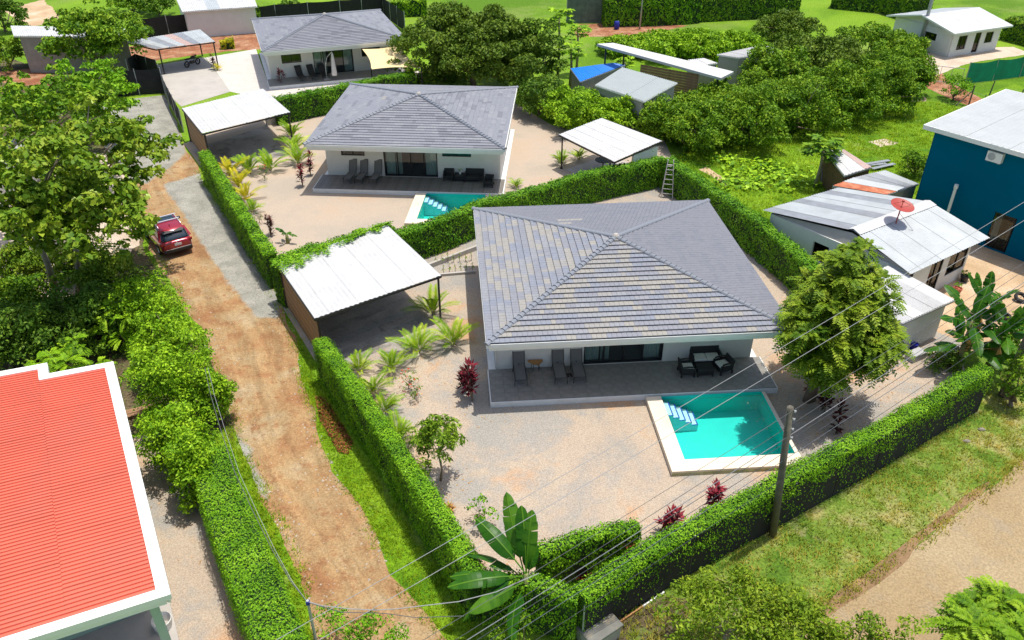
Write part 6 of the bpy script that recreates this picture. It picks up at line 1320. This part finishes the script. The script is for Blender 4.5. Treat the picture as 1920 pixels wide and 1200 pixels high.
# the round feathery tree by the pool
feather_tree('feather_leaved_tree', 'round feathery yellow-green tree beside the pool and nearest villa', G(1513, 752), 7.1, (2.2, 2.2, 2.75), M['leaf_feather'], 125, 190, 17, .66, .17, (.55, .1), 7, .25, low=-.85, stems=2, rad=(.3, .55))
feather_tree('feather_leaved_tree', 'bright feathery tree in the bottom right corner', G(1868, 1300), 3.6, (1.9, 1.6, 1.5), M['leaf_fern'], 126, 55, 15, .75, .10, (0, 0), 9, .22)
tree('roadside_shrub', 'loose leafy shrub with bare twigs beside the concrete box', 'shrub', G(1350, 1225), 3.3, (2.0, 1.5, 1.2), M['leaf_roadside'], 127, 120, 75, .15, .42, (.28, .5), .06, 1.9, -.6, .3, bark='bark_pale', inner=.3)
tree('roadside_shrub', 'low leafy shrub at the bottom edge next to the loose one', 'shrub', G(1480, 1265), 3.0, (1.5, 1.2, 1.1), M['leaf_roadside'], 128, 80, 75, .15, .42, (.28, .5), .05, 1.6, -.6, .3, bark='bark_pale', inner=.3)
tree('roadside_shrub', 'dark leafy shrub at the edge of the sandy road', 'shrub', G(1610, 1275), 2.8, (1.4, 1.0, .9), M['leaf_roadside'], 129, 60, 70, .15, .42, (.28, .45), .05, 1.6, -.6, .3, bark='bark_pale', inner=.3)
tree('roadside_shrub', 'grassy shrub growing at the lane end at the bottom', 'shrub', G(690, 1230), 1.9, (1.3, .8, .8), M['leaf_hedge'], 130, 40, 60, .16, .3, (.25, .45), .04, 1.1, -.6, -.4, inner=.3)
tree('roadside_shrub', 'bush at the bottom centre under the vine-draped fence corner', 'shrub', G(960, 1230), 1.6, (1.0, .7, .8), M['leaf_mid'], 131, 30, 50, .14, .4, (.25, .4), .04, .8, -.6, .2, inner=.3)
# bananas
banana('large banana plant at the lower corner of the nearest villa yard', G(985, 1172), 4.8, 140, L=2.4, W=.54, dead=3, spec=[(1.65, 1.15, 1.0), (2.2, .85, 1.15), (2.75, .62, 1.15), (3.05, .38, 1.1), (3.5, .35, 1.0), (3.95, .2, .9), (1.2, 1.25, .95), (.9, .8, .6), (4.5, .1, .75), (2.5, .35, .9), (3.25, .05, .9)])
banana('banana plant with broad leaves right of the lean-to roof', G(1795, 680), 4.6, 141, n=8, L=2.2, W=.55, stems=2, dead=2)
banana('banana plant with yellowing leaves at the right edge', G(1850, 690), 4.4, 142, n=8, L=2.1, W=.5, stems=2, dead=3)
banana('banana plant behind the roadside hedge end', G(1815, 655), 4.8, 143, n=8, L=2.0, W=.5, stems=1, dead=2)
banana('small banana sapling in the corner of the middle villa yard', G(540, 456), 1.2, 144, n=5, L=.75, W=.24, stems=1, dead=0)
tpx('thicket_bush', 'shrub among the banana plants at the right edge', (1890, 660), 590, 70, 'leaf_mid', 145, n=30, per=50, size=.18); tpx('thicket_bush', 'vine-clad bush at the right end of the roadside hedge', (1890, 760), 650, 70, 'leaf_mid', 146, n=40, per=50, size=.15)
tpx('thicket_bush', 'low shrub below the banana plants', (1770, 690), 650, 70, 'leaf_dark', 147, n=30, per=50, size=.16)
# palms
for k, (u, v, H, m, lb) in enumerate(((672, 697, 1.5, 'leaf_palm', 'small areca palm at the top of the lane hedge row'), (735, 692, 1.75, 'leaf_palm', 'areca palm left of the red flowering bush'), (784, 662, 2.1, 'leaf_palm', 'areca palm in front of the carport slab'), (850, 648, 2.2, 'leaf_palm', 'large areca palm near the carport post'), (700, 738, 1.6, 'leaf_palm', 'areca palm leaning on the lane hedge, second in the row'), (720, 775, 1.7, 'leaf_palm', 'areca palm against the lane hedge, third in the row'), (748, 828, 1.9, 'leaf_palm', 'lowest areca palm against the lane hedge'), (812, 590, 2.3, 'leaf_palm', 'areca palm behind the front carport post'))): palm(lb, G(u, v), H, 150 + k, m, 'areca palms in the nearest yard')
for k, (u, v, H, m, lb) in enumerate(((432, 330, 2.3, 'leaf_gold', 'golden areca palm nearest the middle carport screen'), (468, 325, 2.1, 'leaf_palm', 'areca palm before the middle carport slab'), (508, 320, 2.2, 'leaf_palm', 'areca palm right of the middle carport slab'), (448, 350, 1.9, 'leaf_gold', 'golden areca palm along the middle lane hedge'), (462, 376, 1.9, 'leaf_gold', 'second golden areca palm along the middle lane hedge'), (474, 398, 1.5, 'leaf_palm', 'smallest areca palm along the middle lane hedge'), (552, 285, 2.4, 'leaf_palm', 'areca palm beside the middle carport post'), (560, 308, 2.2, 'leaf_palm', 'areca palm beside the middle villa corner'), (548, 258, 2.2, 'leaf_palm', 'farthest areca palm behind the middle carport'))): palm(lb, G(u, v), H, 160 + k, m, 'areca palms in the middle yard')
for k, (u, v, H, lb) in enumerate(((1052, 308, 1.6, 'areca palm at the left pavilion post'), (1085, 300, 1.5, 'areca palm behind the pavilion post'), (968, 352, 1.1, 'small areca palm beside the middle patio end'))): palm(lb, G(u, v), H, 170 + k, 'leaf_palm')
# burgundy cordylines
for k, (u, v, H, m, hd, lb) in enumerate(((886, 752, 2.5, 'leaf_red', 6, 'tall burgundy cordyline at the corner of the nearest patio'), (872, 735, 1.5, 'leaf_purple', 3, 'dark cordyline beside the tall burgundy one'), (1162, 1062, 1.6, 'leaf_red', 4, 'burgundy cordyline nearest the vine-covered stub'), (1252, 1000, 1.3, 'leaf_red', 4, 'burgundy cordyline in the middle of the front hedge row'), (1332, 960, 1.5, 'leaf_red', 4, 'burgundy cordyline closest to the pool along the front hedge'), (1566, 815, 1.7, 'leaf_purple', 2, 'dark cordyline beyond the utility pole'), (1545, 775, 1.4, 'leaf_purple', 3, 'dark cordyline in the shade of the feathery tree'), (568, 350, 1.7, 'leaf_red', 3, 'pink-red cordyline at the left corner of the middle patio'), (582, 330, 1.9, 'leaf_red', 3, 'taller pink-red cordyline beside the middle patio'), (527, 160, 1.6, 'leaf_red', 3, 'pink-red cordyline at the farthest villa patio'), (1090, 1095, .4, 'leaf_red', 1, 'tiny red cordyline seedling by the front hedge corner'), (1522, 742, 1.6, 'leaf_red', 3, 'red-leaved cordyline right behind the feathery tree trunk'), (402, 130, 1.5, 'leaf_purple', 3, 'dark cordyline at the corner of the tin carport'))): strapplant('cordyline', lb, 'cordyline', G(u, v), H, 180 + k, m, hd)
palm('yellow palm clump beside the tin carport', G(408, 132), 1.1, 199, 'leaf_gold'); fh('bright yellow-green grass clump on the red earth bank', [(415, 92), (440, 90)], .8, .9, 200, 'leaf_gold', 120, .2)
# mango sapling, flowering bushes, small plants
tree('mango_sapling', 'young mango tree with drooping leaves inside the lane hedge', 'tree', G(826, 902), 3.2, (1.0, .9, 1.0), M['leaf_mango'], 205, 34, 95, .24, .26, (.28, .45), .045, 2.1, -.6, .9, bark='bark_pale', inner=.5)
tree('mango_sapling', 'small drooping sapling left of the young mango tree', 'tree', G(770, 858), 1.5, (.45, .4, .4), M['leaf_mango'], 206, 9, 45, .2, .26, (.2, .3), .025, 1.1, -.6, .9, bark='bark_pale')
tree('citrus_bush', 'small round leafed bush behind the banana plant', 'shrub', G(900, 985), 1.1, (.65, .6, .4), M['leaf_hedge'], 207, 18, 34, .13, .6, (.15, .28), .03, .7, -.6, .1)
def flower_bush(u, v, H, r, seed, label):
    t = tree('flowering_bush', label, 'shrub', G(u, v), H, (r, r, H * .42), M['leaf_mid'], seed, 16, 34, .11, .5, (.12, .22), .02, H * .55, -.7, .2); rg = rngf(seed); b = Bag()
    for k in range(9): d = unit(rg.normal(size=(1, 3)))[0]; d[2] = abs(d[2]); clump_leaves(b, rg, [(np.array([0, 0, H * .55]) + d * [r, r, H * .42], .07)], 40, .08)
    link('flower', b.mesh('petals', M['flower_red']), t)
flower_bush(768, 728, 1.1, .42, 208, 'red flowering bush between the palms and nearest villa'); flower_bush(778, 748, .8, .5, 209, 'lower red flowering bush in the nearest yard'); flower_bush(497, 338, 1.2, .45, 210, 'red-topped flowering bush among the middle yard palms')
strapplant('burgundy_shrub', 'dark burgundy shrub in the corner of the middle yard', 'shrub', G(508, 442), 1.5, 211, 'leaf_purple', 5, None, .3); tree('small_plant', 'thin grey-green plant by the middle lane hedge', 'shrub', G(487, 418), .8, (.3, .3, .3), M['leaf_mid'], 212, 8, 20, .1, .5, (.1, .2), .02, .5)
strapplant('dry_plant', 'withered brown plant lying on the gravel by the lane hedge', 'plant', G(848, 958), .35, 213, 'dry_leaf', 2, None, .3)
sd = None
for r_, (a, b, n) in enumerate((((818, 495), (884, 489), 7), ((832, 513), (886, 508), 6))):
    for k in range(n):
        p = G(*a).lerp(G(*b), k / (n - 1)); lb = ('back', 'front')[r_] + ' row seedling number %d from the left behind the carport' % (k + 1)
        lb = ('%s seedling from the left in the %s row beside the nearest villa' % (('first', 'second', 'third', 'fourth', 'fifth', 'sixth', 'seventh')[k], ('back', 'front')[r_]))
        if sd is None:
            sd = thing('seedling', lb, 'seedling', p, 0, 'seedlings in two rows'); bg = Bag(); clump_leaves(bg, rngf(3), [(np.array([0, 0, .3]), .16), (np.array([0, 0, .52]), .12)], 40, .12); link('foliage', bg.mesh('seedling leaves', M['leaf_mid']), sd)
            q = MB(); q.tube([(0, 0, 0), (0, 0, .5)], .015, 5); q.build('stem', M['bark'], sd); s_ = sd
        else: s_ = copy_tree(sd); s_['label'] = lb; s_.location = p; s_.rotation_euler.z = k * 1.7; s_.scale = (1, 1, .8 + .35 * ((k * 37 + r_ * 11) % 5) / 5)
q = MB(); a_, b_ = G(812, 519), G(892, 512); q.bar((0, 0, .08), (b_ - a_) + Vector((0, 0, .08)), .14, .16); structure(q.build('kerb', M['concrete'], None, a_))
q = MB(); a_, b_ = G(800, 505), G(895, 468); q.bar((0, 0, .15), (b_ - a_) + Vector((0, 0, .15)), .16, .3); tag(q.build('garden_wall', M['concrete'], None, a_), 'low concrete garden wall at the foot of the ivy hedge', 'wall')
q = MB(); a_, b_ = G(500, 236), G(612, 208); q.bar((0, 0, .3), (b_ - a_) + Vector((0, 0, .3)), .16, .6); tag(q.build('garden_wall', M['concrete'], None, a_), 'low pale retaining wall under the clipped hedge at the middle villa', 'wall')
# ------------------------------------------------------------------ grass, mulch, litter
grass('verge_grass', 'half dry grass between roadside hedge and road', [(p.x, p.y) for p in verge], 46, .13, 230, 'grass_dry', 5, patch=.22)
grass('lane_grass', 'green grass strip between lane and hedge', [tuple(G(*p)[:2]) for p in ((556, 640), (592, 690), (645, 800), (725, 930), (835, 1080), (905, 1200), (840, 1260), (800, 1160), (730, 1060), (690, 985), (640, 905), (612, 850), (585, 770), (560, 700))], 80, .12, 231, 'grass', 5, patch=.12)
grass('hedge_grass', 'green grass along the foot of the left hedge', [tuple(G(*p)[:2]) for p in ((430, 790), (455, 850), (522, 1000), (575, 1110), (605, 1230), (500, 1230), (440, 1000), (395, 860))], 75, .14, 232, 'grass', 5)
grass('lawn_grass', 'lush grass of the lawn right of the hedge', [tuple(G(*p)[:2]) for p in ((1256, 302), (1285, 286), (1500, 225), (1690, 180), (1800, 202), (1740, 380), (1640, 420), (1520, 488))], 16, .2, 233, 'grass', 5, .15, patch=.1)
rg = rngf(240); bag = Bag(); poly = [tuple(G(*p)[:2]) for p in ((590, 742), (612, 750), (662, 830), (655, 852), (635, 850), (600, 790))]; xs = [p[0] for p in poly]; ys = [p[1] for p in poly]; m = 5200; x = rg.uniform(min(xs), max(xs), m); y = rg.uniform(min(ys), max(ys), m); k = inpoly(x, y, poly); x, y = x[k], y[k]
bag.add(leafquads(np.stack([x, y, .02 + .1 * rg.random(len(x))], 1), np.array([0, 0, 1.]) + rg.normal(size=(len(x), 3)) * .6, .12 * rg.uniform(.5, 1.3, len(x)), .4, rg)); stuff(link('mulch', bag.mesh('mulch', M['mulch'])), 'brown heap of dry leaf mulch beside the lane', 'mulch')
# loose stones along the lane and road
rg = rngf(241); mb = MB(); LLw = [G(*p) for p in LL]; LRw = [G(*p) for p in LR]
for k in range(900):
    i = rg.integers(0, 12); t = rg.random(); a = LLw[i].lerp(LLw[i + 1], t); b = LRw[i].lerp(LRw[i + 1], t); f = (rg.beta(.5, .5)); p = a.lerp(b, f); s = rg.uniform(.015, .05) * (1.6 if rg.random() < .06 else 1); mb.add([(p.x + s * rg.uniform(.7, 1.3) * x_, p.y + s * rg.uniform(.7, 1.3) * y_, .02 + s * z_) for x_, y_, z_ in ((1, 0, 0), (0, 1, 0), (-1, 0, 0), (0, -1, 0), (.1, .1, .9))], [(0, 1, 4), (1, 2, 4), (2, 3, 4), (3, 0, 4)])
stuff(mb.build('lane_stones', M['stone'], None), 'loose pale stones scattered over the lane', 'stones')

# weeds creeping in along the lane edges, fallen leaves in the yards, pumpkin vines on the lawn
def strip_poly(px, w):
    P = [G(*p) for p in px]; out = []; back = []
    for i, p in enumerate(P):
        d = (P[min(i + 1, len(P) - 1)] - P[max(i - 1, 0)]).normalized(); n = Vector((-d.y, d.x, 0)); out.append((p + n * w)[:2]); back.append((p - n * w)[:2])
    return [tuple(x) for x in out] + [tuple(x) for x in reversed(back)]
grass('lane_weeds', 'weeds creeping over the right edge of the lane', strip_poly(LR[2:-1], .35), 40, .12, 250, 'grass', 5, patch=.45)
grass('lane_weeds', 'weeds creeping over the left edge of the lane', strip_poly(LL[4:-1], .35), 40, .13, 251, 'grass', 5, patch=.4)
grass('road_weeds', 'ragged grass along the edge of the sandy road', strip_poly([(1925, 858), (1850, 920), (1762, 990), (1700, 1030), (1600, 1100), (1530, 1150)], .3), 60, .13, 252, 'grass_dry', 5, patch=.3)
rg = rngf(253); bag = Bag()
for (u, v, r, m) in ((1513, 752, 3.0, 260), (1600, 770, 2.5, 120), (826, 902, 1.3, 60), (735, 700, 2.5, 70), (985, 1120, 2.0, 50), (1700, 690, 2.5, 140), (1450, 560, 3, 60), (300, 1000, 3, 60), (880, 760, 2, 40)):
    p = G(u, v); a = rg.random(m) * 6.28; q_ = r * np.sqrt(rg.random(m)); P_ = np.stack([p.x + np.cos(a) * q_, p.y + np.sin(a) * q_, np.full(m, .025)], 1)
    bag.add(leafquads(P_, np.array([0, 0, 1.]) + rg.normal(size=(m, 3)) * .15, .09 * rg.uniform(.5, 1.4, m), .45, rg, None, .05))
stuff(link('fallen_leaves', bag.mesh('fallen leaves', M['dry_leaf'])), 'dry leaves fallen on the gravel yards', 'leaves')
for k, (u, v, r, lb) in enumerate(((1420, 318, 2.2, 'pumpkin vine patch in the middle of the lawn'), (1462, 335, 2.6, 'largest pumpkin vine patch on the lawn near the papaya'), (1385, 345, 1.4, 'small vine patch on the lawn beside the right hedge'), (1350, 300, 1.0, 'tiny vine patch near the bare strip on the lawn'))):
    rg = rngf(260 + k); p = G(u, v); m = int(90 * r); a = rg.random(m) * 6.28; q_ = r * rg.random(m) ** .7; P_ = np.stack([np.cos(a) * q_ * 1.3, np.sin(a) * q_, .12 + .2 * rg.random(m)], 1); bag = Bag(); bag.add(leafquads(P_, np.array([0, 0, 1.]) + rg.normal(size=(m, 3)) * .3, .34 * rg.uniform(.6, 1.2, m), .85, rg, None, .06)); t = thing('vine_patch', lb, 'vine', p, 0, 'vine patches on the lawn'); link('foliage', bag.mesh('vine leaves', M['leaf_lime']), t)
